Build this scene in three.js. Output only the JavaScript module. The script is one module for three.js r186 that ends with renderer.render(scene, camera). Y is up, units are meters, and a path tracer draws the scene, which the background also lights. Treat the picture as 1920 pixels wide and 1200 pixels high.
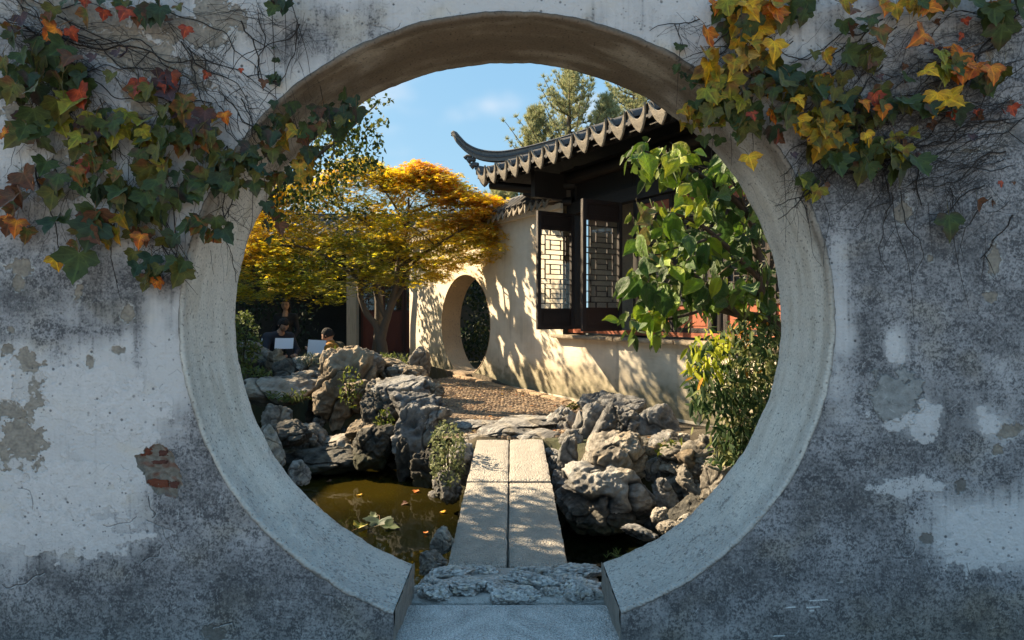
import * as THREE from 'three';
import { mergeGeometries, mergeVertices } from 'three/addons/utils/BufferGeometryUtils.js';
import { MarchingCubes } from 'three/addons/objects/MarchingCubes.js';

// ---------------------------------------------------------------- camera, sky, sun, exposure
const scene = new THREE.Scene();
const camera = new THREE.PerspectiveCamera(53.13, 1.6, 0.05, 600);
const PITCH = -Math.atan(10 / 1200);
camera.position.set(0, 0, 0);
camera.rotation.set(PITCH, 0, 0);
scene.add(camera);
const renderer = new THREE.WebGLRenderer({ antialias: true });
renderer.setSize(1024, 640);
renderer.toneMapping = THREE.LinearToneMapping;
renderer.toneMappingExposure = 3.4;
renderer.shadowMap.enabled = true;

const SUN = new THREE.Vector3(-0.73, 0.57, -0.38).normalize();
const sun = new THREE.DirectionalLight(new THREE.Color(1.0, 0.79, 0.52), 5);
sun.position.copy(SUN).multiplyScalar(40).add(new THREE.Vector3(0, 0, -7));
sun.target.position.set(0, 0, -7);
sun.castShadow = true;
sun.shadow.mapSize.set(4096, 4096);
Object.assign(sun.shadow.camera, { left: -14, right: 14, top: 14, bottom: -14, near: 1, far: 90 });
scene.add(sun, sun.target);

// ---------------------------------------------------------------- random numbers and noise
function rand(seed) {
  let a = (seed * 2654435761) >>> 0;
  const f = () => { a = (a + 0x6d2b79f5) | 0; let t = Math.imul(a ^ (a >>> 15), 1 | a); t = (t + Math.imul(t ^ (t >>> 7), 61 | t)) ^ t; return ((t ^ (t >>> 14)) >>> 0) / 4294967296; };
  f.r = (lo, hi) => lo + (hi - lo) * f();
  f.g = () => (f() + f() + f() + f() - 2) * 0.87;
  f.pick = (list) => list[Math.min(list.length - 1, Math.floor(f() * list.length))];
  return f;
}
const PERM = new Uint8Array(512);
{ const r = rand(7), p = [...Array(256).keys()]; for (let i = 255; i > 0; i--) { const j = Math.floor(r() * (i + 1)); [p[i], p[j]] = [p[j], p[i]]; } for (let i = 0; i < 512; i++) PERM[i] = p[i & 255]; }
const GX = new Float32Array(256), GY = new Float32Array(256);
for (let i = 0; i < 256; i++) { GX[i] = Math.cos(i * 2.39996); GY[i] = Math.sin(i * 2.39996); }
function n2(x, y) {
  const X = Math.floor(x), Y = Math.floor(y), fx = x - X, fy = y - Y, u = fx * fx * fx * (fx * (fx * 6 - 15) + 10), v = fy * fy * fy * (fy * (fy * 6 - 15) + 10);
  const a = PERM[(X & 255) + PERM[Y & 255]], b = PERM[((X + 1) & 255) + PERM[Y & 255]], c = PERM[(X & 255) + PERM[(Y + 1) & 255]], d = PERM[((X + 1) & 255) + PERM[(Y + 1) & 255]];
  const p = GX[a] * fx + GY[a] * fy, q = GX[b] * (fx - 1) + GY[b] * fy, r = GX[c] * fx + GY[c] * (fy - 1), s = GX[d] * (fx - 1) + GY[d] * (fy - 1);
  const m = p + u * (q - p), n = r + u * (s - r);
  return (m + v * (n - m)) * 1.5;
}
function gr3(h, x, y, z) { h &= 15; const u = h < 8 ? x : y, v = h < 4 ? y : h === 12 || h === 14 ? x : z; return ((h & 1) ? -u : u) + ((h & 2) ? -v : v); }
function n3(x, y, z) {
  const X = Math.floor(x), Y = Math.floor(y), Z = Math.floor(z); x -= X; y -= Y; z -= Z;
  const u = x * x * x * (x * (x * 6 - 15) + 10), v = y * y * y * (y * (y * 6 - 15) + 10), w = z * z * z * (z * (z * 6 - 15) + 10), xi = X & 255, yi = Y & 255, zi = Z & 255;
  const A = PERM[xi] + yi, B = PERM[xi + 1] + yi, AA = PERM[A & 511] + zi, AB = PERM[(A + 1) & 511] + zi, BA = PERM[B & 511] + zi, BB = PERM[(B + 1) & 511] + zi, L = (a, b, t) => a + t * (b - a), P = (i) => PERM[i & 511];
  return L(L(L(gr3(P(AA), x, y, z), gr3(P(BA), x - 1, y, z), u), L(gr3(P(AB), x, y - 1, z), gr3(P(BB), x - 1, y - 1, z), u), v),
    L(L(gr3(P(AA + 1), x, y, z - 1), gr3(P(BA + 1), x - 1, y, z - 1), u), L(gr3(P(AB + 1), x, y - 1, z - 1), gr3(P(BB + 1), x - 1, y - 1, z - 1), u), v), w);
}
function f2(x, y, o = 4) { let s = 0, a = 0.5; for (let i = 0; i < o; i++) { s += a * n2(x, y); x = x * 2.03 + 17.1; y = y * 2.03 + 9.7; a *= 0.5; } return s; }
function f3(x, y, z, o = 4) { let s = 0, a = 0.5; for (let i = 0; i < o; i++) { s += a * n3(x, y, z); x = x * 2.03 + 17.1; y = y * 2.03 + 9.7; z = z * 2.03 + 5.3; a *= 0.5; } return s; }
const clamp = (v, a = 0, b = 1) => Math.min(b, Math.max(a, v)), sst = (a, b, v) => { v = clamp((v - a) / (b - a)); return v * v * (3 - 2 * v); }, lerp = (a, b, t) => a + (b - a) * t;
const mix3 = (a, b, t) => [a[0] + (b[0] - a[0]) * t, a[1] + (b[1] - a[1]) * t, a[2] + (b[2] - a[2]) * t];
const enc = (l) => { l = clamp(l); return 255 * (l <= 0.0031308 ? 12.92 * l : 1.055 * Math.pow(l, 1 / 2.4) - 0.055); };
const V = (x, y, z) => new THREE.Vector3(x, y, z);

// a clear blue sky, paler towards the horizon, with a few thin clouds low down
{
  const W = 1024, H = 512, d = new Float32Array(W * H * 4);
  for (let j = 0; j < H; j++) for (let i = 0; i < W; i++) {
    const el = ((j + 0.5) / H - 0.5) * Math.PI, az = ((i + 0.5) / W - 0.5) * 2 * Math.PI, y = Math.sin(el), o = (j * W + i) * 4;
    const dx = Math.cos(el) * Math.cos(az), dz = Math.cos(el) * Math.sin(az);
    const up = clamp(y), t = Math.pow(1 - up, 3.2);
    let c = mix3([0.070, 0.155, 0.252], [0.175, 0.26, 0.30], t);
    const cs = Math.max(0, dx * SUN.x + y * SUN.y + dz * SUN.z), g = 0.12 * Math.pow(cs, 6);
    c = [c[0] + g, c[1] + g * 0.95, c[2] + g * 0.85];
    const cl = f3(dx * 5 + 3, y * 11 + 1.3, dz * 5 + 2.2, 5), band = sst(0.05, 0.15, y) * (1 - sst(0.22, 0.42, y));
    const m = sst(0.06, 0.32, cl) * (0.22 + 0.6 * band * sst(0.12, 0.4, cl)) * sst(0.0, 0.1, y);
    c = mix3(c, [0.36, 0.335, 0.325], m * 0.75);
    if (y < 0) c = [0.2, 0.2, 0.19];
    d[o] = c[0]; d[o + 1] = c[1]; d[o + 2] = c[2]; d[o + 3] = 1;
  }
  const sky = new THREE.DataTexture(d, W, H, THREE.RGBAFormat, THREE.FloatType);
  sky.mapping = THREE.EquirectangularReflectionMapping; sky.magFilter = sky.minFilter = THREE.LinearFilter; sky.needsUpdate = true;
  scene.background = sky; scene.environment = sky;
}

// ---------------------------------------------------------------- naming and building helpers
const used = {};
function numbered(name) { const k = used[name] = (used[name] ?? -1) + 1; return k ? name + '_' + String(k).padStart(3, '0') : name; }
function tag(o, label, category, group) { o.userData.label = label; if (category) o.userData.category = category; if (group) o.userData.group = group; return o; }
function thing(name, label, category, pos = [0, 0, 0], group) { const o = new THREE.Group(); o.name = numbered(name); o.position.set(...pos); scene.add(o); return tag(o, label, category, group); }
function part(name, geo, mat, parent, kind) { const m = new THREE.Mesh(geo, mat); m.name = name; m.castShadow = m.receiveShadow = true; if (kind) m.userData.kind = kind; parent.add(m); return m; }
function struct(name, geo, mat) { const m = part(numbered(name), geo, mat, scene); m.userData.kind = 'structure'; return m; }
// a point of the place: image column and row of the sight line, and how far in front of the camera (along -z) it lies
function P(px, py, Z) {
  const y0 = (600 - py) / 1200, c = Math.cos(PITCH), s = Math.sin(PITCH), y = y0 * c + s, z = -(c - y0 * s);
  const k = Z / -z; return V((px - 960) / 1200 * k, y * k, -Z);
}
// collects triangles with colours and uvs into one geometry
class Tris {
  constructor() { this.p = []; this.c = []; this.u = []; this.i = []; }
  v(x, y, z, c = [1, 1, 1], u = 0, w = 0) { this.p.push(x, y, z); this.c.push(c[0], c[1], c[2]); this.u.push(u, w); return this.p.length / 3 - 1; }
  t(a, b, c) { this.i.push(a, b, c); }
  q(a, b, c, d) { this.i.push(a, b, c, a, c, d); }
  get n() { return this.p.length / 3; }
  geo(col = true) {
    const g = new THREE.BufferGeometry();
    g.setAttribute('position', new THREE.Float32BufferAttribute(this.p, 3));
    if (col) g.setAttribute('color', new THREE.Float32BufferAttribute(this.c, 3));
    g.setAttribute('uv', new THREE.Float32BufferAttribute(this.u, 2));
    g.setIndex(this.i); g.computeVertexNormals(); return g;
  }
  tube(pts, r0, r1, sides = 5, c = [1, 1, 1], wob = 0) {
    let prev = null, len = 0; const up = V(0.31, 0.9, 0.2).normalize(), a = V(), b = V(), d = V();
    pts.forEach((p, k) => {
      d.copy(pts[Math.min(k + 1, pts.length - 1)]).sub(pts[Math.max(k - 1, 0)]).normalize();
      a.crossVectors(d, up); if (a.lengthSq() < 1e-4) a.set(1, 0, 0); a.normalize(); b.crossVectors(d, a);
      if (k) len += p.distanceTo(pts[k - 1]);
      const ring = [], r = lerp(r0, r1, k / (pts.length - 1));
      for (let s = 0; s <= sides; s++) { const t = s / sides * Math.PI * 2, rr = r * (1 + wob * n3(p.x * 9 + Math.cos(t), p.y * 7, p.z * 9 + Math.sin(t))); ring.push(this.v(p.x + (a.x * Math.cos(t) + b.x * Math.sin(t)) * rr, p.y + (a.y * Math.cos(t) + b.y * Math.sin(t)) * rr, p.z + (a.z * Math.cos(t) + b.z * Math.sin(t)) * rr, c, s / sides * r0 * 6, len)); }
      if (prev) for (let s = 0; s < sides; s++) this.q(prev[s], prev[s + 1], ring[s + 1], ring[s]);
      prev = ring;
    });
    return this;
  }
}
function box(w, h, d, x = 0, y = 0, z = 0) { const g = new THREE.BoxGeometry(w, h, d); g.translate(x, y, z); return g; }
function smoothPts(pts, n) { return new THREE.CatmullRomCurve3(pts).getPoints(n); }
const merge = (l) => mergeGeometries(l.map((g) => g.index ? g.toNonIndexed() : g));
function tex(w, h, fn, srgb, rx = 1, ry = 1) {
  const d = new Uint8Array(w * h * 4);
  for (let j = 0; j < h; j++) for (let i = 0; i < w; i++) { const c = fn(i, j), o = (j * w + i) * 4; if (srgb) { d[o] = enc(c[0]); d[o + 1] = enc(c[1]); d[o + 2] = enc(c[2]); } else d[o] = d[o + 1] = d[o + 2] = clamp(c) * 255; d[o + 3] = 255; }
  return dt(d, w, h, srgb, rx, ry);
}
function dt(d, w, h, srgb, rx = 1, ry = 1) {
  const t = new THREE.DataTexture(d, w, h, THREE.RGBAFormat); t.wrapS = t.wrapT = THREE.RepeatWrapping; t.magFilter = THREE.LinearFilter; t.minFilter = THREE.LinearMipmapLinearFilter;
  if (srgb) t.colorSpace = THREE.SRGBColorSpace; t.repeat.set(rx, ry); t.needsUpdate = true; return t;
}
// noise that tiles over [0,1): two shifted copies blended
const tileF = (i, j, w, h, s, o = 4, z = 0) => { const x = i / w, y = j / h, a = Math.PI * 2; return f3(Math.cos(x * a) * s / 6.28 + 3 + z, Math.sin(x * a) * s / 6.28 + Math.cos(y * a) * s / 6.28, Math.sin(y * a) * s / 6.28 + z, o); };
// ---------------------------------------------------------------- shared materials
const std = (o) => new THREE.MeshStandardMaterial({ roughness: 0.9, ...o });
const lin = (r, g, b) => new THREE.Color().setRGB(r, g, b);
const grain = tex(512, 512, (i, j) => { const a = tileF(i, j, 512, 512, 14, 5), b = n2(i / 2.3, j / 2.3); return 0.5 + a * 0.55 + b * 0.16; });
const grainColor = tex(512, 512, (i, j) => { const a = tileF(i, j, 512, 512, 10, 5, 4), b = n2(i / 2.1, j / 2.1), c = 0.84 + a * 0.34 + b * 0.12 - (n2(i / 4.4 + 40, j / 4.4) > 0.55 ? 0.22 : 0); return [c, c * 0.985, c * 0.96]; }, true);
const rockMat = std({ color: lin(1, 1, 1), vertexColors: true, map: grainColor, bumpMap: grain, bumpScale: 0.04, roughness: 0.86 });
const barkMat = std({ vertexColors: true, bumpMap: grain, bumpScale: 0.012, roughness: 0.95 });
const leafMat = (o = {}) => new THREE.MeshPhysicalMaterial({ vertexColors: true, side: THREE.DoubleSide, roughness: 0.85, transmission: 0.42, thickness: 0, specularIntensity: 0.4, ...o });
const leafM = leafMat(), glossyLeaf = leafMat({ roughness: 0.78, transmission: 0.48, specularIntensity: 0.45 }), mapleM = leafMat({ transmission: 0.72 });
const woodGrain = tex(256, 512, (i, j) => 0.5 + n2(i / 3, j / 60) * 0.3 + n2(i / 9, j / 140 + 7) * 0.3);
const woodMat = (r, g, b) => std({ color: lin(r, g, b), bumpMap: woodGrain, bumpScale: 0.003, roughness: 0.55 });
const darkWood = woodMat(0.016, 0.013, 0.012), redWood = woodMat(0.20, 0.055, 0.03), brownWood = woodMat(0.045, 0.024, 0.018);
const tileMat = std({ color: lin(0.10, 0.10, 0.105), map: grainColor, bumpMap: grain, bumpScale: 0.006 });
const dripMat = std({ color: lin(0.29, 0.26, 0.215), map: grainColor, bumpMap: grain, bumpScale: 0.02 });
const glassMat = new THREE.MeshPhysicalMaterial({ color: lin(0.96, 0.97, 0.97), roughness: 0.03, transmission: 1, thickness: 0, ior: 1.5, side: THREE.DoubleSide });
const twigMat = std({ color: lin(0.030, 0.023, 0.020), roughness: 0.95 });
const twigBrown = std({ color: lin(0.10, 0.045, 0.022), roughness: 0.9 });
// ---------------------------------------------------------------- the near wall with its round gate
const ZF = 2.167, ZB = 2.573, K = ZF / 1200;                       // front and back of the wall, metres per image pixel on its front
const GA = 1.1, GB = 1.042, GY0 = -0.030;                           // half width, half height and centre of the opening
const CUT = 0.385;                                                  // half width of the walkway cut through the bottom of the ring
const wx = (px) => (px - 960) * K, wy = (py) => (590 - py) * K;
function ringPoint(t, grow = 0) {                                   // t runs round the ring from the bottom
  const r = 1 + (0.0035 * n2(t * 9, 3.3) + 0.002 * n2(t * 40, 8));
  return [Math.sin(t) * (GA + grow) * r - 0.016, GY0 - Math.cos(t) * (GB + grow) * r];
}
const T0 = Math.asin(CUT / GA);
const wallTex = (() => {
  const W = 2048, H = 1408, X0 = -140, Y0 = -300, SX = 2200 / W, SY = 1512 / H;
  const col = new Float32Array(W * H * 3), hgt = new Float32Array(W * H);
  // grime that has settled into the limewash: x, y, half sizes, strength
  const blobs = [[1790, 610, 250, 300, 0.42], [1610, 600, 60, 220, 0.1], [1790, 230, 260, 240, 0.34], [1720, 880, 240, 55, 0.42], [1560, 960, 170, 170, 0.42], [1480, 1090, 300, 130, 0.36], [1860, 1145, 260, 62, 0.52],
    [110, 585, 190, 80, 0.36], [60, 480, 120, 60, 0.2], [230, 500, 130, 60, 0.22], [100, 90, 220, 120, 0.3], [600, 60, 90, 70, 0.24], [700, 20, 40, 30, 0.22], [430, 1010, 210, 200, 0.42], [620, 1140, 180, 90, 0.36], [120, 1165, 300, 75, 0.4], [330, 870, 45, 70, 0.3], [420, 800, 50, 110, 0.36],
    [200, 850, 20, 40, 0.18], [1660, 380, 120, 120, 0.26], [1560, 300, 90, 60, 0.2], [262, 640, 14, 75, 0.3], [40, 1000, 60, 60, 0.12], [800, 10, 80, 20, 0.08], [1850, 420, 100, 120, 0.3], [1500, 760, 30, 90, 0.1], [1640, 720, 18, 150, 0.24],
    [180, 760, 110, 70, -0.4], [90, 950, 120, 90, -0.14], [20, 720, 50, 50, -0.4], [310, 650, 50, 120, -0.22], [60, 420, 120, 120, 0.16], [330, 760, 90, 60, 0.08], [960, 0, 330, 40, -0.25], [1580, 610, 30, 230, -0.36], [1850, 1000, 130, 80, -0.5], [1690, 910, 80, 24, -0.36], [1725, 790, 50, 45, -0.5], [1855, 800, 40, 40, -0.45], [1675, 645, 20, 28, -0.5], [1800, 470, 80, 55, -0.34], [240, 880, 60, 60, -0.3]];
  // places where a coat has come off (tan) or been patched (pale): x, y, half sizes, turn, kind
  const scars = [[52, 720, 32, 60, -0.1, 't'], [40, 840, 46, 48, 0.3, 't'], [18, 770, 26, 22, 0, 't'], [12, 655, 12, 14, 0, 't'], [236, 590, 13, 17, 0, 't'], [219, 655, 14, 9, 0, 't'], [166, 677, 9, 12, 0, 't'], [36, 500, 26, 15, 0.2, 't'], [34, 532, 10, 14, 0, 't'], [146, 548, 8, 22, 0.3, 't'], [20, 618, 8, 7, 0, 't'],
    [415, 30, 46, 36, 0.4, 't'], [250, 95, 150, 34, 0.35, 't'], [330, 55, 90, 26, 0.3, 't'], [150, 25, 120, 34, 0.2, 't'], [265, 195, 40, 20, 0.9, 't'], [120, 330, 70, 40, 0, 't'], [60, 215, 60, 20, 0.1, 't'],
    [1691, 392, 15, 24, 0, 't'], [1861, 488, 11, 32, 0.08, 't'], [1858, 556, 16, 10, 0, 't'], [1893, 806, 26, 14, 0, 't'], [1742, 484, 6, 6, 0, 't'], [1800, 912, 12, 14, 0, 'h'], [1737, 1010, 13, 12, 0, 'h'], [1870, 845, 12, 9, 0, 't'], [1815, 283, 24, 6, -0.1, 't'], [400, 1190, 22, 18, 0.4, 'h'], [1852, 105, 8, 9, 0, 't'],
    [20, 715, 34, 44, 0, 'w'], [160, 745, 88, 62, 0.1, 'w'], [250, 770, 62, 52, 0, 'w'], [1674, 652, 16, 24, 0.1, 'w'], [1680, 745, 44, 54, 0.2, 'b'], [1732, 788, 32, 36, 0, 'w'], [1856, 796, 20, 24, 0, 'w'], [1676, 798, 24, 12, 0, 'w'], [1628, 775, 6, 8, 0, 'w'], [1690, 670, 8, 14, 0.4, 'w'], [1840, 770, 10, 12, 0, 'w'], [25, 870, 12, 10, 0, 'w'], [1855, 1010, 90, 60, 0, 'w'], [1700, 912, 60, 18, -0.1, 'w'], [130, 915, 110, 60, 0, 'w'], [100, 1000, 150, 40, 0.1, 'w']];
  for (let j = 0; j < H; j++) for (let i = 0; i < W; i++) {
    const x = X0 + i * SX, y = Y0 + (H - 1 - j) * SY;
    const a = f2(x / 210, y / 180, 3), b = f2(x / 62 + 9, y / 55, 3), c = f2(x / 17 + 4, y / 15, 3), d = n2(x / 5.2, y / 4.6), e = n2(x / 2.3 + 5, y / 2.3), fib = n2(x / 2.2 + y / 6, y / 4.5 - x / 8 + 30);
    let g = 0;
    for (const q of blobs) { const u = (x - q[0]) / q[2], v = (y - q[1]) / q[3], r = u * u + v * v; if (r < 6.5) g += q[4] * Math.exp(-r * 0.9); }
    g += sst(930, 1200, y) * 0.26 + sst(1250, 1950, x) * 0.08 + 0.03;
    const streak = n2(x / 6, y / 70) * 0.55 + n2(x / 19 + 4, y / 160) * 0.45, m9 = n2(x / 9.5 + 70, y / 8.6);
    const m28 = f2(x / 30 + 11, y / 26 + 40, 2), t = g + a * 0.36 + b * 0.5 + m28 * 0.34 + streak * 0.12 * sst(0.05, 0.4, g + 0.2);
    const hf = c * 0.34 + m9 * 0.3 + d * 0.44 + e * 0.34 + fib * 0.36;
    const drip = sst(0.12, 0.6, n2(x / 13, y / 210 + 3) * 0.7 + n2(x / 4.5 + 9, y / 120) * 0.4) * 0.16, cov = sst(-0.1, 0.66, (g > 0 ? g * 1.3 : g) + a * 0.36 + b * 0.3 + streak * 0.1 + drip), fd = clamp(sst(0.0, 0.8, hf * 1.1 + m28 * 0.3 + (cov - 0.5) * 0.5 + 0.05) * (0.12 + 0.8 * cov) + 0.42 * sst(0.12, 0.6, b + m28 * 0.7 + hf * 0.4 + streak * 0.2) * cov);
    const mott = fd, dark = sst(0.55, 0.9, fd), wash = cov;
    let k = mix3([0.575, 0.548, 0.543], [0.185, 0.18, 0.188], Math.pow(cov, 0.9) * 0.86); { const big = 1 + cov * (0.5 * n2(x / 150 + 8, y / 105) + 0.32 * n2(x / 55, y / 48 + 6) + 0.2 * n2(x / 24, y / 22)); k = k.map((w) => w * clamp(big, 0.4, 1.8)); }
    k = mix3(k, [0.052, 0.052, 0.058], fd * 0.84);
    k = mix3(k, [0.42, 0.405, 0.40], sst(0.18, 0.6, m28 * 0.2 - hf) * cov * 0.42);
    const warm = sst(0.05, 0.5, f2(x / 120 + 50, y / 90 + 20, 3)); k = [k[0] * (1 + warm * 0.05), k[1], k[2] * (1 - warm * 0.1)];
    k = mix3(k, [k[0] * 0.75, k[1] * 0.68, k[2] * 0.56], sst(1090, 1190, y + a * 60) * (0.35 + 0.55 * sst(1500, 1750, x)) * 0.8);
    let h = 0.5 + c * 0.14 + d * 0.09 + b * 0.12 - mott * 0.06 - dark * 0.08 + e * 0.05 + m9 * 0.05;
    for (const s of scars) {
      const dx = x - s[0], dy = y - s[1], R = s[2] * 1.5, R2 = s[3] * 1.5; if (Math.abs(dx) > R + R2 || Math.abs(dy) > R + R2) continue;
      const co = Math.cos(s[4]), si = Math.sin(s[4]), u = (dx * co + dy * si) / s[2], v = (-dx * si + dy * co) / s[3];
      const soft = Math.min(s[2], s[3]), r = Math.hypot(u, v) + f2(x / 30 + s[0], y / 30, 4) * 0.95 + f2(x / 7, y / 7 + s[0], 2) * 1.6 / Math.sqrt(soft), edge = 2.2 / soft;
      const m = 1 - sst(1 - edge, 1 + edge * 0.4, r), rim = Math.exp(-Math.pow((r - 1) / (edge * 1.4), 2));
      if (s[5] === 't') { const q = 0.82 + c * 0.5 + d * 0.2; k = mix3(k, [0.31 * q, 0.265 * q, 0.215 * q], m * 0.92); h -= m * 0.32; k = mix3(k, r > 1 ? [0.6, 0.6, 0.58] : [0.12, 0.10, 0.08], rim * sst(-0.25, 0.35, n2(x / 11 + s[0], y / 11)) * 0.5); }
      else if (s[5] === 'h') { k = mix3(k, [0.12, 0.105, 0.09], m * 0.8); h -= m * 0.5; k = mix3(k, [0.5, 0.5, 0.48], rim * 0.12); }
      else if (s[5] === 'b') { k = mix3(k, [0.30 + c * 0.2, 0.30 + c * 0.2, 0.29 + c * 0.2], m * 0.75); h += m * 0.35; k = mix3(k, [0.09, 0.1, 0.1], rim * 0.55); }
      else { const q = 1 + c * 0.16 + d * 0.07; k = mix3(k, [0.605 * q, 0.575 * q, 0.57 * q], m * 0.8 * (1 - 0.5 * dark) * (1 - 0.4 * sst(0.2, 0.6, hf))); h += m * 0.13; k = mix3(k, [0.3, 0.3, 0.3], rim * 0.16); }
    }
    const o = (j * W + i); col[o * 3] = k[0]; col[o * 3 + 1] = k[1]; col[o * 3 + 2] = k[2]; hgt[o] = h;
  }
  const r = rand(31);
  const dab = (x, y, rad, c, amt, dh) => {
    const ci = (x - X0) / SX, cj = H - 1 - (y - Y0) / SY, R = Math.ceil(rad + 1);
    for (let j = Math.floor(cj - R); j <= cj + R; j++) for (let i = Math.floor(ci - R); i <= ci + R; i++) {
      if (i < 0 || j < 0 || i >= W || j >= H) continue; const m = clamp(rad + 0.6 - Math.hypot(i - ci, j - cj)) * amt, o = j * W + i;
      for (let q = 0; q < 3; q++) col[o * 3 + q] += (c[q] - col[o * 3 + q]) * m; hgt[o] += dh * m;
    }
  };
  const density = (x, y) => 0.35 + f2(x / 90, y / 90 + 60, 3);
  for (let n = 0; n < 20000; n++) { const x = r.r(-140, 2060), y = r.r(-300, 1212); if (r() > density(x, y) * 1.4) continue; dab(x, y, Math.pow(r(), 4) * 2.2 + 0.35, [0.06, 0.06, 0.065], r.r(0.35, 0.9), -0.22); }
  for (let n = 0; n < 12000; n++) {                                   // straw and brush scratches in the lime
    let x = r.r(-140, 2060), y = r.r(-300, 1212), a = r.r(0, 6.28); const L = r.r(4, 20), cur = r.g() * 0.14, lite = r() < 0.45, c = lite ? [0.72, 0.72, 0.71] : [0.09, 0.09, 0.095], am = r.r(0.12, 0.5), w = r.r(0.1, 0.45);
    if (r() > density(x, y) * 1.5) continue;
    for (let s = 0; s < L; s++) { x += Math.cos(a); y += Math.sin(a); a += cur + r.g() * 0.1; dab(x, y, w, c, am, lite ? 0.03 : -0.06); }
  }
  const crack = (x, y, a, L, w) => { for (let s = 0; s < L; s++) { x += Math.cos(a); y += Math.sin(a); a += r.g() * 0.34; if (s % 40 === 39) a += r.r(-0.5, 0.5); dab(x, y, w * (0.6 + 0.5 * r()), [0.05, 0.05, 0.055], 0.75, -0.3); dab(x + 1.6, y + 1, w, [0.7, 0.7, 0.69], 0.2, 0.1); } };
  crack(277, 930, 1.75, 48, 0.9); crack(272, 975, 0.5, 60, 0.6); crack(300, 985, 1.2, 60, 0.6); crack(0, 1097, 0.45, 90, 0.8); crack(190, 985, 0.25, 70, 0.5); crack(700, 50, 0.3, 60, 0.5); crack(300, 1025, 2.3, 60, 0.6); crack(600, 1115, 0.4, 60, 0.8); crack(1500, 810, 3.3, 40, 0.6); crack(395, 1180, 5.5, 50, 1); crack(1700, 985, 1.4, 120, 0.6); crack(30, 915, 0.1, 60, 0.5); crack(1815, 1055, 1.5, 60, 0.5);
  for (const [x, y, L] of [[1520, 1128, 34], [1475, 1141, 18], [1514, 1141, 26], [1452, 1195, 22], [1520, 1147, 8]]) for (let s = 0; s < L; s++) dab(x + s, y - s * 0.06 + r.g() * 0.4, 0.9, [0.75, 0.75, 0.75], r.r(0.3, 0.9), 0.1);
  const c8 = new Uint8Array(W * H * 4), b8 = new Uint8Array(W * H * 4);
  for (let o = 0; o < W * H; o++) { for (let q = 0; q < 3; q++) c8[o * 4 + q] = enc(col[o * 3 + q]); b8[o * 4] = b8[o * 4 + 1] = b8[o * 4 + 2] = clamp(hgt[o]) * 255; c8[o * 4 + 3] = b8[o * 4 + 3] = 255; }
  const map = dt(c8, W, H, true), bump = dt(b8, W, H, false); map.wrapS = map.wrapT = bump.wrapS = bump.wrapT = THREE.MirroredRepeatWrapping;
  return { map, bump, uv: (x, y) => [((x / K + 960) - X0) / 2200, 1 - ((590 - y / K) - Y0) / 1512] };
})();
const wallMat = std({ map: wallTex.map, bumpMap: wallTex.bump, bumpScale: 0.010, roughness: 0.94 });
const moonWall = thing('moon_gate_wall', 'weathered white plaster wall in the foreground with a large round moon gate', 'wall', [0, -1.15, -ZF]);
moonWall.children.length = 0;
const WALLTOP = 1.75;
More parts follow.
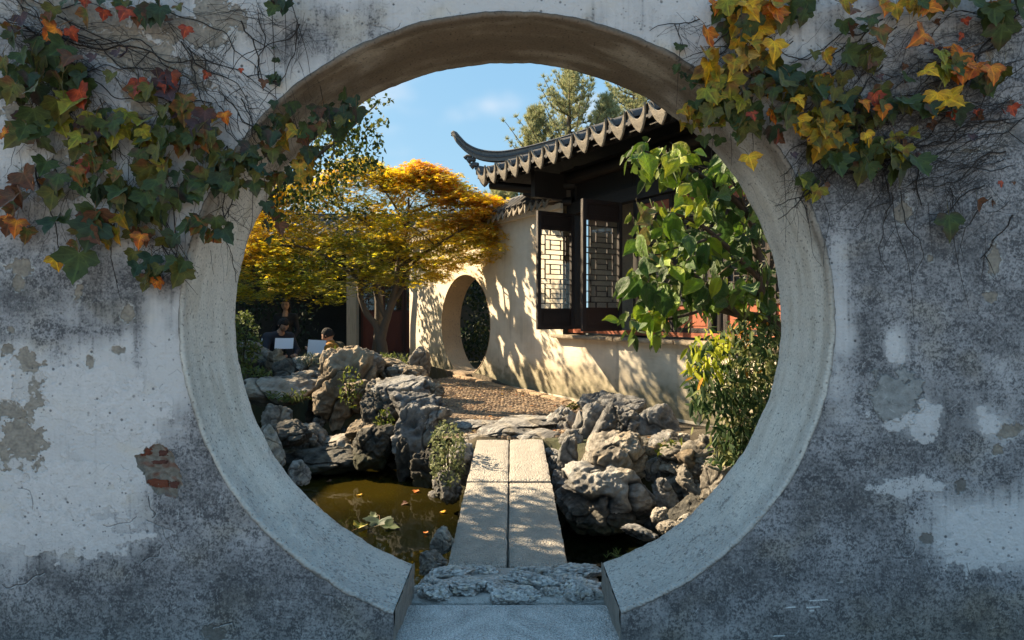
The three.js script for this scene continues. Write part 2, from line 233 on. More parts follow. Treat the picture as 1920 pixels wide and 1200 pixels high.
{
  const oval = (path, n, grow, cw) => { const pts = []; for (let k = 0; k <= n; k++) { const t = T0 + (2 * Math.PI - 2 * T0) * k / n; pts.push(ringPoint(t, grow)); } return pts; };
  const N = 220, lip = 0.0, ring = oval(null, N, lip);
  // outline of the wall's front: the opening reaches down to the ground between the two cut ends of the ring
  const sh = new THREE.Shape();
  const yb = -1.16, L = -2.6, R = 2.6;
  sh.moveTo(L, yb); sh.lineTo(L, WALLTOP); sh.lineTo(R, WALLTOP); sh.lineTo(R, yb); sh.lineTo(ring[0][0], yb);
  ring.forEach((p) => sh.lineTo(p[0], p[1]));
  sh.lineTo(ring[N][0], yb);
  // the spot where the plaster has fallen off down to the brick
  const bx = wx(300), by = wy(882), hole = new THREE.Path(), hp = [];
  const HN = 110; for (let k = 0; k < HN; k++) { const a = -k / HN * 6.283, q = 1 + 0.2 * n2(Math.cos(a) * 1.8 + 5, Math.sin(a) * 1.8) + 0.10 * n2(Math.cos(a) * 5, Math.sin(a) * 5) + 0.07 * n2(Math.cos(a) * 14, Math.sin(a) * 14), ex = 0.070 * q * Math.cos(a), ey = 0.088 * q * Math.sin(a); hp.push([bx + ex - ey * 0.34, by + ey]); }
  hp.forEach((p, k) => k ? hole.lineTo(p[0], p[1]) : hole.moveTo(p[0], p[1])); hole.closePath(); sh.holes.push(hole);
  const front = new THREE.ShapeGeometry(sh), pos = front.attributes.position, uv = front.attributes.uv;
  for (let k = 0; k < pos.count; k++) { const w = wallTex.uv(pos.getX(k), pos.getY(k)); uv.setXY(k, w[0], w[1]); }
  front.translate(0, 1.15, 0); part('plaster_face', front, wallMat, moonWall);
  const rear = []; { const s2 = new THREE.Shape(); s2.moveTo(L, yb); s2.lineTo(L, WALLTOP); s2.lineTo(R, WALLTOP); s2.lineTo(R, yb); s2.lineTo(ring[0][0], yb); ring.forEach((p) => s2.lineTo(p[0], p[1])); s2.lineTo(ring[N][0], yb); const g = new THREE.ShapeGeometry(s2); g.translate(0, 1.15, ZF - ZB); rear.push(g); }
  const D = ZB - ZF; rear.push(box(R - L, 0.05, D + 0.1, 0, WALLTOP + 1.15 + 0.025, -D / 2), box(0.02, WALLTOP - yb, D - 0.01, L - 0.01, (WALLTOP + yb) / 2 + 1.15, -D / 2), box(0.02, WALLTOP - yb, D - 0.01, R + 0.01, (WALLTOP + yb) / 2 + 1.15, -D / 2));
  part('wall_back', merge(rear), std({ color: lin(0.66, 0.62, 0.55), map: grainColor, bumpMap: grain, bumpScale: 0.01 }), moonWall);
  // brick and mortar in the spot
  const q = new Tris(), rows = []; for (let f = 0; f <= 14; f++) rows.push(hp.map((p, k) => { const u = f < 2 ? 1 - f * 0.02 : (1 - (f - 1) / 13) * 0.96 + 0.0, x = bx + (p[0] - bx) * u, y = by + (p[1] - by) * u, n = f2(x * 60, y * 60, 4), red = sst(0.1, 0.45, n2(x * 26 + 3, y * 44)), c = mix3(mix3([0.42, 0.36, 0.30], [0.58, 0.52, 0.45], sst(-0.3, 0.4, n)), [0.42, 0.13, 0.07], red * 0.55); return q.v(x, y + 1.15, f === 0 ? 0 : f === 1 ? -0.006 : -0.009 + n * 0.009, c, x * 5, y * 5); }));
  for (let f = 0; f < 14; f++) for (let k = 0; k < HN; k++) { const m = (k + 1) % HN; q.q(rows[f][k], rows[f][m], rows[f + 1][m], rows[f + 1][k]); }
  const mortar = part('mortar_patch', q.geo(), std({ vertexColors: true, map: grainColor, bumpMap: grain, bumpScale: 0.03, side: THREE.DoubleSide }), moonWall);
  const brickM = [std({ color: lin(0.42, 0.12, 0.06), map: grainColor, bumpMap: grain, bumpScale: 0.02 }), std({ color: lin(0.30, 0.11, 0.08), map: grainColor, bumpMap: grain, bumpScale: 0.02 })];
  [[270, 846, 22, 16, 0], [303, 851, 18, 10, 1], [290, 908, 40, 15, 0], [323, 911, 16, 13, 1], [296, 868, 26, 7, 1]].forEach(([px, py, w, h, m], k) => {
    const g = new THREE.IcosahedronGeometry(0.5, 4), p = g.attributes.position, r = rand(k + 90);
    for (let i = 0; i < p.count; i++) { const x = p.getX(i), y = p.getY(i), z = p.getZ(i), l = Math.pow(Math.pow(Math.abs(x), 5) + Math.pow(Math.abs(y), 5) + Math.pow(Math.abs(z), 5), 0.2) * 2, n = 1 + 0.5 * n3(x * 4 + k, y * 4, z * 4) + 0.25 * n3(x * 11 + k, y * 11, z * 11); p.setXYZ(i, x / l * w * K * n, y / l * h * K * n, z / l * 0.011 * n); }
    g.computeVertexNormals(); g.translate(wx(px), wy(py) + 1.15, -0.0105); part('brick', g, brickM[m], moonWall);
  });
  // the ring: rounded lip, thick reveal, and the two upright cut ends
  const TW = 2048, TH = 256, ringHgt = new Uint8Array(TW * TH * 4);
  const ringMap = tex(TW, TH, (i, j) => {
    const u = i / TW, v = j / TH, t = T0 + (2 * Math.PI - 2 * T0) * u, low = Math.cos(t), L = u * 6.6;   // low: 1 at the bottom, -1 at the top
    const X = L * 60, Y = v * 26, a = f2(X / 16, Y / 9, 4), b = f2(X / 3, Y / 3, 3), c = n2(X / 0.5, Y / 0.45), side = Math.exp(-low * low * 4);
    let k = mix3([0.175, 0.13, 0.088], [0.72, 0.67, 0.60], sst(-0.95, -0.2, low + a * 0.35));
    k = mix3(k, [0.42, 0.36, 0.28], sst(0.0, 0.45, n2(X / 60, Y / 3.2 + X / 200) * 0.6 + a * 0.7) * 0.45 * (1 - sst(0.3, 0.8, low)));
    const worn = sst(0.42, 0.9, low + a * 0.4 + b * 0.12);
    k = mix3(k, [0.50, 0.465, 0.43], worn * 0.8);
    k = mix3(k, [0.12, 0.115, 0.11], sst(0.12, 0.5, b * 0.7 + c * 0.42 + n2(X / 1.1, Y / 1.0) * 0.3 + a * 0.25 - 0.14 + worn * 0.16) * (0.3 + 0.45 * worn));
    k = mix3(k, [0.6, 0.6, 0.58], sst(0.3, 0.6, -b * 0.7 + n2(X / 0.8 + 9, Y / 0.7) * 0.45) * 0.5 * worn);
    k = mix3(k, [0.15, 0.13, 0.11], sst(0.55, 0.75, n2(X / 0.9 + 40, Y / 0.7) * 0.8 + n2(X / 5, Y / 5) * 0.4) * 0.7);
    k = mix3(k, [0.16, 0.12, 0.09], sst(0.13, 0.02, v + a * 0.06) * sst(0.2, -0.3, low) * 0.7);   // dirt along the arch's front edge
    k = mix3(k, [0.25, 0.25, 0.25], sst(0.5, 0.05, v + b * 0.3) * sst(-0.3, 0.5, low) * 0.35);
    k = mix3(k, [0.045, 0.04, 0.038], sst(0.026 + 0.02 * n2(L * 9, 2), 0.006, v) * (0.55 + 0.4 * n2(L * 4, 7)));
    const crack = Math.abs(n2(L * 5 + n2(v * 9, L * 4) * 0.4, 4.4 + v * 0.8)); k = mix3(k, [0.1, 0.085, 0.07], (crack < 0.006 ? 0.5 : 0) * sst(-0.2, -0.6, low));
    k = k.map((w) => w * (1 + 0.2 * c + 0.22 * b * (0.4 + worn) + 0.16 * a)); if (n2(X / 0.7 + 9, Y / 0.7 + 30) > 0.62) k = k.map((w) => w * 0.45);
    const h = clamp(0.5 + c * 0.1 + b * 0.1 * (0.4 + worn) + c * 0.22 * worn + n2(X / 1.2, Y / 1.2) * 0.12 * (0.3 + worn)); ringHgt.fill(h * 255, (j * TW + i) * 4, (j * TW + i) * 4 + 3); ringHgt[(j * TW + i) * 4 + 3] = 255;
    return k;
  }, true);
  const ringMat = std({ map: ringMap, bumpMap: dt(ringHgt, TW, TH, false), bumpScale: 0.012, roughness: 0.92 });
  const g = new Tris(), prof = []; // offset outwards from the opening, z, v
  prof.push([0.012, -0.008, 0], [0.0105, 0.004, 0.01], [0.004, 0.0075, 0.02], [-0.004, 0.005, 0.035], [-0.008, -0.002, 0.05]);
  for (let k = 1; k <= 14; k++) prof.push([-0.008 + 0.004 * Math.sin(k), -0.002 - (D - 0.004) * k / 14, 0.05 + 0.93 * k / 14]);
  prof.push([0.006, -D - 0.006, 1]);
  let prev = null; const M = 420;
  for (let i = 0; i <= M; i++) {
    const t = T0 + (2 * Math.PI - 2 * T0) * i / M, row = prof.map(([o, z, v], k) => {
      const w = (k > 1 && k < prof.length - 1) ? 0.0022 * f2(t * 9, v * 3, 2) + 0.004 * n2(t * 2.4, v * 0.8) : 0.0025 * n2(t * 24, k * 0.2), lower = sst(0.2, 0.9, Math.cos(t)), p = ringPoint(t, o + w + lower * 0.002 * n2(t * 34, v * 9) + (k === prof.length - 1 || k === 0 ? 0 : -0.0) + (k > 0 && k < 5 ? 0.0012 * n2(t * 55, 2) : 0));
      return g.v(p[0], p[1] + 1.15, z + (k < 5 ? 0.0015 * n2(t * 40, 5) : 0), [1, 1, 1], i / M, v);
    });
    if (prev) for (let k = 0; k < prof.length - 1; k++) g.q(prev[k], row[k], row[k + 1], prev[k + 1]);
    prev = row;
  }
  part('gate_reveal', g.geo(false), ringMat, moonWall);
  for (const s of [0, 1]) {                                          // the cut ends beside the walkway
    const p = ringPoint(s ? 2 * Math.PI - T0 : T0), e = new Tris(), NX = 12, NY = 8, rows = [], dir = s ? 1 : -1;
    for (let a = 0; a <= NY; a++) { const row = []; for (let b = 0; b <= NX; b++) { const y = lerp(-1.17, p[1] + 0.008, a / NY), z = lerp(0.006, -D - 0.004, b / NX), x = p[0] + dir * (0.006 - 0.006 * n2(y * 20, z * 20) - 0.012 * (1 - a / NY) * (1 - b / NX)); row.push(e.v(x, y + 1.15, z, [1, 1, 1], z * 2.5, y * 2.5)); } rows.push(row); }
    for (let a = 0; a < NY; a++) for (let b = 0; b < NX; b++) e.q(rows[a][b], rows[a][b + 1], rows[a + 1][b + 1], rows[a + 1][b]);
    part('gate_jamb', e.geo(false), std({ color: lin(0.36, 0.345, 0.32), map: grainColor, bumpMap: grain, bumpScale: 0.02, side: THREE.DoubleSide }), moonWall);
  }
}
// ---------------------------------------------------------------- ground, pond, path
const POND = [[-3.2, -2.72], [2.6, -2.72], [2.7, -3.9], [1.6, -4.6], [0.62, -5.0], [0.36, -5.75], [-0.42, -5.8], [-0.75, -6.5], [-1.35, -7.2], [-2.3, -7.5], [-2.4, -9.1], [-3.6, -9.6], [-5.4, -8.6], [-5.2, -5.0]];
function pondDist(x, z) {                                             // negative inside the pond
  let d = 1e9, inside = false;
  for (let i = 0, j = POND.length - 1; i < POND.length; j = i++) {
    const [ax, az] = POND[i], [bx, bz] = POND[j], ex = bx - ax, ez = bz - az, t = clamp(((x - ax) * ex + (z - az) * ez) / (ex * ex + ez * ez));
    d = Math.min(d, Math.hypot(x - ax - ex * t, z - az - ez * t));
    if ((az > z) !== (bz > z) && x < (bx - ax) * (z - az) / (bz - az) + ax) inside = !inside;
  }
  return inside ? -d : d;
}
const WATER = -1.6;
const PATH = [[0.66, -5.9], [-0.66, -5.95], [-0.9, -6.9], [-1.15, -8.2], [-1.5, -9.4], [-1.45, -10.6], [-0.95, -11.3], [0.40, -9.0], [1.0, -7.6], [0.95, -6.4]];
function inPath(x, z) { let r = false; for (let i = 0, j = PATH.length - 1; i < PATH.length; j = i++) { const [ax, az] = PATH[i], [bx, bz] = PATH[j]; if ((az > z) !== (bz > z) && x < (bx - ax) * (z - az) / (bz - az) + ax) r = !r; } return r; }
function groundY(x, z) {
  if (Math.abs(x) > 30 || z < -40) return -1.2;
  let h = -1.13 + 0.05 * f2(x * 0.7, z * 0.7, 3);
  if (z > -2.8) h = -1.17 + 0.006 * n2(x * 3, z * 3);
  h += 0.12 * sst(-9.5, -13, z);                                      // the courtyard behind lies a little higher
  h += 0.42 * Math.exp(-(Math.pow((x + 2.0) / 1.2, 2) + Math.pow((z + 10.2) / 1.0, 2)));   // mound under the maple
  h += 0.15 * Math.exp(-(Math.pow((x - 2.0) / 0.9, 2) + Math.pow((z + 5.4) / 0.6, 2)));
  if (inPath(x, z)) h = Math.min(h, -1.2);
  const d = pondDist(x, z) + 0.06 * n2(x * 3, z * 3);
  return h - 1.15 * sst(0.14, -0.35, d);
}
{
  const N = 240, g = new Tris(), rows = [], wp = (t, c, near, far) => { const u = t * 2 - 1; return c + u * near + Math.sign(u) * Math.pow(Math.abs(u), 7) * far; };
  for (let j = 0; j <= N; j++) { const row = []; for (let i = 0; i <= N; i++) {
    const x = wp(i / N, -1, 9, 260), z = wp(j / N, -8, 9, 260), y = groundY(x, z), d = pondDist(x, z);
    const a = f2(x * 2, z * 2, 4), m = sst(-0.1, 0.5, f2(x * 0.9 + 4, z * 0.9, 3)); let c = mix3([0.085, 0.07, 0.05], [0.05, 0.062, 0.026], m); c = c.map((v) => v * (1 + a * 0.7));
    if (z > -2.9) c = [0.27, 0.265, 0.25].map((v) => v * (1 + a * 0.2));
    if (d < 0.05) c = [0.05, 0.048, 0.022];
    row.push(g.v(x, y, z, c, x * 1.6, z * 1.6)); } rows.push(row); }
  for (let j = 0; j < N; j++) for (let i = 0; i < N; i++) g.q(rows[j][i], rows[j + 1][i], rows[j + 1][i + 1], rows[j][i + 1]);
  struct('ground', g.geo(), std({ vertexColors: true, bumpMap: grain, bumpScale: 0.03, roughness: 1 }));
}
{
  const sh = new THREE.Shape(); POND.forEach(([x, z], k) => { const a = pondDist(0, 0), cx = -1, cz = -5.6, f = 1.14; const X = cx + (x - cx) * f, Z = Math.min(-2.6, cz + (z - cz) * f); k ? sh.lineTo(X, -Z) : sh.moveTo(X, -Z); });
  const g = new THREE.ShapeGeometry(sh); g.rotateX(-Math.PI / 2); g.translate(0, WATER, 0);
  const p = g.attributes.position, u = g.attributes.uv; for (let i = 0; i < p.count; i++) u.setXY(i, (p.getX(i) + 6) / 10, (p.getZ(i) + 10) / 10);
  const rip = tex(512, 512, (i, j) => 0.5 + tileF(i, j, 512, 512, 30, 3, 8) * 0.5);
  const murkSunPatch = tex(256, 256, (i, j) => { const a = f2(i / 26, j / 26, 4), x = i / 25.6 - 6, z = j / 25.6 - 10, sh = Math.exp(-(Math.pow((x + 1.35) / 0.9, 2) + Math.pow((z + 5.9) / 0.75, 2))); return mix3([0.004, 0.005, 0.002], [0.028, 0.021, 0.003], clamp(sh * (0.9 + a) + 0.12 * sst(0, 0.5, a))); }, true);  // sunlit patch painted as a golden blob over the dark murk
  struct('water', g, new THREE.MeshPhysicalMaterial({ map: murkSunPatch, roughness: 0.03, ior: 1.33, specularIntensity: 1, bumpMap: rip, bumpScale: 0.0025 }));
}
// path of small stones set on edge between the bridge and the far moon gate
{
  const pts = PATH, sh = new THREE.Shape();
  pts.forEach(([x, z], k) => k ? sh.lineTo(x, -z) : sh.moveTo(x, -z));
  const base = new THREE.ShapeGeometry(sh), inside = (x, z) => { let r = false; for (let i = 0, j = pts.length - 1; i < pts.length; j = i++) { const [ax, az] = pts[i], [bx, bz] = pts[j]; if ((az > z) !== (bz > z) && x < (bx - ax) * (z - az) / (bz - az) + ax) r = !r; } return r; };
  base.rotateX(-Math.PI / 2); { const p = base.attributes.position; for (let i = 0; i < p.count; i++) p.setY(i, pathY(p.getX(i), p.getZ(i)) - 0.012); } base.computeVertexNormals();
  const path = struct('path', base, std({ color: lin(0.2, 0.145, 0.1), map: grainColor, bumpMap: grain, bumpScale: 0.02 }));
  const g = new Tris(), r = rand(77);
  for (let z = -11.2; z < -5.9; z += 0.026) for (let x = -1.7; x < 1.05; x += 0.045) {
    const X = x + r.r(-0.014, 0.014), Z = z + r.r(-0.009, 0.009) + X * 0.25; if (!inside(X, Z)) continue;
    const y = pathY(X, Z) + r.r(-0.006, 0.008), w = r.r(0.015, 0.024), d = r.r(0.009, 0.0135), q = r.r(0.6, 1.25), c = r.pick([[0.36, 0.26, 0.17], [0.29, 0.22, 0.16], [0.42, 0.31, 0.2], [0.22, 0.155, 0.11]]).map((v) => v * q);
    const a = [[-w, -d], [w, -d], [w, d], [-w, d]].map(([p, s]) => g.v(X + p, y - 0.03, Z + s, c, p * 5, s * 5)), b = [[-w, -d], [w, -d], [w, d], [-w, d]].map(([p, s]) => g.v(X + p * 0.8, y + r.r(0, 0.004), Z + s * 0.75, c, p * 5, s * 5));
    g.q(b[3], b[2], b[1], b[0]); for (let k = 0; k < 4; k++) g.q(a[k], b[k], b[(k + 1) % 4], a[(k + 1) % 4]);
  }
  part('paving_stones', g.geo(), std({ vertexColors: true, roughness: 0.85 }), path, 'stuff');
}
function pathY(x, z) { return -1.135 + 0.05 * sst(-7, -11, z) + 0.012 * n2(x * 2, z * 2); }
// ---------------------------------------------------------------- granite bridge: four long slabs
const granite = tex(512, 512, (i, j) => { const a = tileF(i, j, 512, 512, 8, 4, 3), b = n2(i / 2.2, j / 2.2), c = n2(i / 4 + 30, j / 4); let k = 0.50 + a * 0.14 + b * 0.10; if (c > 0.42) k *= 0.62; k *= 1 - 0.22 * sst(0.05, 0.5, tileF(i, j, 512, 512, 3, 3, 9)) - 0.14 * Math.max(0, n2(i / 9, j / 8)); return [k, k * 0.93, k * 0.83]; }, true);
const graniteB = tex(512, 512, (i, j) => 0.5 + tileF(i, j, 512, 512, 40, 3, 1) * 0.5 + n2(i / 4.2, j / 4.2) * 0.25 + n2(i / 11 + 9, j / 11) * 0.3);
const graniteLight = tex(512, 512, (i, j) => { const a = tileF(i, j, 512, 512, 9, 4, 5), b = n2(i / 3.4, j / 3.4), c = n2(i / 7 + 30, j / 7); let k = 0.48 + a * 0.26 + b * 0.26 + c * 0.16; return [k, k * 0.99, k * 0.97]; }, true);
const graniteMat = std({ map: granite, bumpMap: graniteB, bumpScale: 0.024, roughness: 0.82 });
function slabGeo(w, h, d, seed, rough = 0.007, cut = 0.015) {           // a block with worn edges and an uneven top, its top centre at the origin
  const nx = Math.max(4, Math.round(w / 0.035)), nz = Math.max(4, Math.round(d / 0.035)), g = new THREE.BoxGeometry(w, h, d, nx, 3, nz), p = g.attributes.position, u = g.attributes.uv;
  for (let i = 0; i < p.count; i++) {
    let x = p.getX(i), y = p.getY(i), z = p.getZ(i);
    const ex = w / 2 - Math.abs(x), ey = h / 2 - Math.abs(y), ez = d / 2 - Math.abs(z), near = [ex, ey, ez].sort((a, b) => a - b);
    const n = f3(x * 7 + seed * 3.1, y * 7, z * 7 + seed, 3);
    const e = near[1] < 0.02 ? cut * (0.6 + 0.9 * Math.abs(n3(x * 12 + seed, y * 12, z * 12))) : 0;
    if (near[1] < 0.001) { x -= ex < 0.001 ? Math.sign(x) * e * 0.7 : 0; y -= ey < 0.001 ? Math.sign(y) * e * 0.7 : 0; z -= ez < 0.001 ? Math.sign(z) * e * 0.7 : 0; }
    p.setXYZ(i, x + (ex < 0.001 ? n * rough * 1.6 : 0), y - h / 2 + (ey < 0.001 ? n * rough : 0), z + (ez < 0.001 ? n * rough * 1.6 : 0));
    u.setXY(i, (x + y * 0.7) * 1.7 + seed * 0.37, (z + y * 0.7) * 1.7 + seed * 0.21);
  }
  g.computeVertexNormals(); return g;
}
const BX = -0.02, b0 = -3.18, b1 = -4.58, b2 = -5.86;
{
  const t = thing('stone_bridge', 'low granite slab bridge of four slabs leading across the pond', 'bridge', [BX, -1.25, b0]);
  const tilt = Math.atan(0.04);
  for (const [z0, z1, x, w, s] of [[b0, b1, -0.1555, 0.307, 1], [b0, b1, 0.152, 0.3125, 2], [b1, b2, -0.1555, 0.305, 3], [b1, b2, 0.1515, 0.3115, 4]]) {
    const m = part('slab', slabGeo(w, 0.15, z0 - z1 - 0.006, s), graniteMat, t); m.position.set(x, ((b0 - (z0 + z1) / 2) * 0.042), (z0 + z1) / 2 - b0); m.rotation.x = tilt; m.position.y += s === 4 ? 0.003 : s === 2 ? -0.004 : 0;
  }
  const w = part('bridge_pier', slabGeo(0.5, 0.5, 0.3, 9, 0.02, 0.03), std({ color: lin(0.5, 0.5, 0.48), map: granite, bumpMap: graniteB, bumpScale: 0.02 }), t); w.position.set(0, -0.1, b1 - b0);
}
// threshold in the gate: a granite step, then a bed of rough stones set in mortar
{
  const t = thing('threshold_step', 'grey granite threshold step at the foot of the moon gate', 'step', [-0.016, -1.125, -2.2]);
  const m = part('step_slab', slabGeo(0.79, 0.12, 0.66, 21, 0.003, 0.006), std({ map: graniteLight, bumpMap: graniteB, bumpScale: 0.012, roughness: 0.85 }), t); m.position.set(0, 0, 0.05);
  const s = thing('rough_stone_landing', 'bed of jagged grey stones set in mortar between threshold and bridge', 'stone paving', [-0.01, -1.2, -2.87]); s.rotation.x = -0.2;
  const bed = slabGeo(0.84, 0.4, 0.70, 23, 0.012, 0.02), bp = bed.attributes.position;
  part('mortar_bed', bed, std({ color: lin(0.6, 0.595, 0.58), map: grainColor, bumpMap: grain, bumpScale: 0.03 }), s);
  const bank = part('bank_block', slabGeo(0.80, 0.8, 0.5, 24, 0.03, 0.04), std({ color: lin(0.16, 0.15, 0.13), map: grainColor, bumpMap: grain, bumpScale: 0.03 }), s); bank.position.set(0, -0.10, 0.06);
  const sMat = std({ color: lin(0.9, 0.9, 0.9), vertexColors: true, map: grainColor, bumpMap: grain, bumpScale: 0.03, roughness: 0.88 });
  [[-0.30, -0.18, 0.15, 0.10, 0.3], [-0.12, -0.25, 0.10, 0.06, -0.2], [0.10, -0.24, 0.12, 0.06, 0.1], [0.29, -0.20, 0.14, 0.09, -0.3], [-0.33, 0.02, 0.07, 0.07, 0.6], [-0.19, 0.06, 0.11, 0.15, 0.5], [-0.05, 0.04, 0.11, 0.15, -0.2], [0.10, 0.0, 0.10, 0.13, 0.9], [0.24, -0.04, 0.10, 0.08, 0.2], [0.30, 0.10, 0.11, 0.08, 0.3], [0.17, 0.17, 0.07, 0.07, 0], [0.31, 0.22, 0.10, 0.05, 0.4], [0.02, 0.21, 0.1, 0.07, 0.2], [-0.3, 0.2, 0.10, 0.08, -0.3], [-0.37, 0.12, 0.05, 0.07, 0]].forEach(([x, z, a, b, turn], k) => {
    const g = rockGeo(300 + k, a, 0.045, b, { detail: 16, planes: 14, power: 20, rough: 0.4, tone: [[0.62, 0.62, 0.62], [1.1, 1.1, 1.1]], fine: 2.6 });
    const m = part('paving_stone', g, sMat, s); m.position.set(x, 0.0 + 0.008 * Math.sin(k * 3), z * 1.05 + 0.07); m.rotation.set(0.05 * Math.sin(k), turn, 0.06 * Math.cos(k * 2));
  });
}
// ---------------------------------------------------------------- rockery stones
function rockGeo(seed, sx, sy, sz, o = {}) {
  const r = rand(seed), g0 = new THREE.IcosahedronGeometry(1, o.detail ?? 20); g0.deleteAttribute('uv'); g0.deleteAttribute('normal');
  const g = mergeVertices(g0, 1e-4), p = g.attributes.position, n = p.count, planes = [], dents = [];
  for (let k = 0; k < (o.planes ?? 11); k++) { const v = V(r.g(), r.g() * 0.9, r.g()).normalize(); planes.push([v.x, v.y, v.z, r.r(0.6, 1)]); }
  planes.push([0, 1, 0.1, 0.92], [0, -1, 0, 0.95]);
  for (let k = 0; k < (o.dents ?? 4); k++) { const v = V(r.g(), r.g(), r.g()).normalize(); dents.push([v.x, v.y, v.z, r.r(0.25, 0.6), r.r(0.06, 0.24)]); }
  const pw = o.power ?? 24, col = new Float32Array(n * 3), uv = new Float32Array(n * 2), S = Math.max(sx, sy, sz), cap = Math.pow(1 / 1.13, o.power ?? 24), fr = o.fine ?? 1, rough = (o.rough ?? 0.34) * 1.3, ox = r() * 50;
  const [ta, tb] = o.tone ?? [[0.2, 0.2, 0.2], [0.45, 0.43, 0.40]], moss = o.moss ?? 0;
  for (let i = 0; i < n; i++) {
    const x = p.getX(i), y = p.getY(i), z = p.getZ(i); let s = cap;
    for (const q of planes) { const d = (x * q[0] + y * q[1] + z * q[2]) / q[3]; if (d > 0) s += Math.pow(d, pw); }
    let R = Math.pow(s, -1 / pw), hol = 0;
    for (const q of dents) { const d = Math.acos(clamp(x * q[0] + y * q[1] + z * q[2], -1, 1)) / q[3]; if (d < 1) { const m = (1 - d * d) * (1 - d * d); R -= q[4] * m; hol += m; } }
    const X = x * R * sx, Y = y * R * sy, Z = z * R * sz, f = fr * 2.2 / S * 0.55;
    const w = f3(X * f * 0.8 + 9, Y * f * 0.8, Z * f * 0.8 + ox, 2) * 0.5, big = f3(X * f + ox, Y * f + w, Z * f, 3);
    const ridge = 1 - Math.abs(n3(X * f * 1.7 + ox + w, Y * f * 2.6 + w, Z * f * 1.7)), rg2 = 1 - Math.abs(n3(X * f * 4 + ox, Y * f * 5.4 + w * 2, Z * f * 4)), fine = f3(X * f * 7, Y * f * 7 + ox, Z * f * 7, 3);
    const cr = sst(0.10, 0.0, Math.abs(n3(X * f * 1.3 + ox + 30 + w * 1.4, Y * f * 1.1 + w, Z * f * 1.3))) ;
    R *= 1 + rough * (big * 0.45 + (ridge - 0.75) * 0.42 + (rg2 - 0.75) * 0.26 + fine * 0.13 + (1 - Math.abs(n3(X * f * 9, Y * f * 12 + ox, Z * f * 9)) - 0.75) * 0.12) - cr * 0.11 * (o.crack ?? 1);
    p.setXYZ(i, x * R * sx, y * R * sy, z * R * sz);
    let c = mix3(ta, tb, sst(-0.35, 0.4, big * 0.8 + fine * 0.6 + (ridge - 0.8) * 0.9));
    c = mix3(c, [c[0] * 1.12, c[1] * 1.02, c[2] * 0.86], sst(0.05, 0.5, n3(X * f * 2 + 70, Y * f * 2, Z * f * 2)) * 0.8);
    c = c.map((v) => v * (1 - cr * 0.72) * (1 - clamp(hol) * 0.12));
    if (moss) { const m = sst(0.1, -0.5, y + fine * 0.5 + (1 - moss) * 0.6 - 0.1); c = mix3(c, [0.055, 0.062, 0.028], m * 0.9); }
    col[i * 3] = c[0]; col[i * 3 + 1] = c[1]; col[i * 3 + 2] = c[2];
    uv[i * 2] = (X + Z * 0.73) * 2.3 + ox; uv[i * 2 + 1] = (Y + Z * 0.41 - X * 0.23) * 2.3;
  }
  g.setAttribute('color', new THREE.BufferAttribute(col, 3)); g.setAttribute('uv', new THREE.BufferAttribute(uv, 2)); g.computeVertexNormals(); return g;
}
const GREY = [[0.2, 0.2, 0.205], [0.52, 0.515, 0.505]], BLUE = [[0.15, 0.155, 0.165], [0.40, 0.405, 0.41]], TAN = [[0.22, 0.175, 0.125], [0.50, 0.415, 0.31]], PALE = [[0.36, 0.345, 0.31], [0.68, 0.65, 0.6]], DARK = [[0.045, 0.045, 0.042], [0.15, 0.145, 0.13]], WARM = [[0.19, 0.175, 0.155], [0.46, 0.43, 0.385]];
// px, py: where its middle shows; Z: distance; w, h: half sizes in image pixels; d: depth over width
function rock(px, py, Z, w, h, d, tone, label, o = {}) {
  const c = P(px, py, Z), k = Z / 1200, sx = w * k * 1.16, sy = h * k * 1.24, sz = sx * d, t = (o.lean ?? 0);
  const m = part(numbered(o.name ?? 'rockery_stone'), rockGeo(o.seed ?? Math.round(px * 7 + py * 3), sx, sy, sz, { tone, detail: Math.max(9, Math.min(40, Math.round(10 + Math.max(w, h) * 0.34))), ...o }), rockMat, scene);
  m.position.copy(c); m.rotation.set(o.pitch ?? 0, o.turn ?? 0, t); tag(m, label, 'rock', o.group); return m;
}
// beside the gate's left edge
rock(506, 836, 3.25, 26, 42, 1.1, PALE, 'pale smooth rock rising behind the left edge of the near moon gate', { lean: 0.25, power: 5, rough: 0.2 });
rock(558, 890, 3.2, 20, 24, 1.1, GREY, 'small light grey rock low beside the gate ring at the pond edge', { power: 6 });
rock(520, 795, 6.9, 22, 34, 1, WARM, 'brown rock at the left pond edge just right of the gate ring', { seed: 71 });
rock(548, 815, 6.5, 34, 22, 1, DARK, 'dark brown wedge of rock in front of the left pond inlet', { seed: 75 });
// left bank
rock(486, 672, 9.2, 34, 28, 0.8, WARM, 'grey rock with a round hole below the left creeper', { seed: 21, dents: 7 });
rock(519, 684, 8.9, 17, 27, 0.9, TAN, 'tall tan upright stone in front of the man in the dark jacket', { seed: 22 });
rock(538, 706, 8.7, 22, 26, 0.9, DARK, 'dark upright stone right of the tall tan stone', { seed: 23 });
rock(566, 690, 8.9, 17, 18, 1, PALE, 'small pale blue-grey stone below the paper sheets', { seed: 24 });
rock(592, 690, 8.8, 16, 22, 1, WARM, 'small brown stone left of the big tan boulder', { seed: 25 });
rock(470, 700, 8.9, 26, 26, 1, DARK, 'dark low stone behind the flat slab on the left', { seed: 26 });
rock(528, 738, 8.0, 68, 29, 0.75, WARM, 'long flat stone slab overhanging the pond on the left', { seed: 27, rough: 0.22, power: 14, lean: -0.04 });
rock(570, 722, 8.3, 34, 22, 0.9, WARM, 'flat stone block at the right end of the overhanging slab', { seed: 28, power: 12 });
rock(600, 770, 8.3, 30, 34, 1, DARK, 'dark mossy rock in the hollow left of the tan boulder', { seed: 29 });
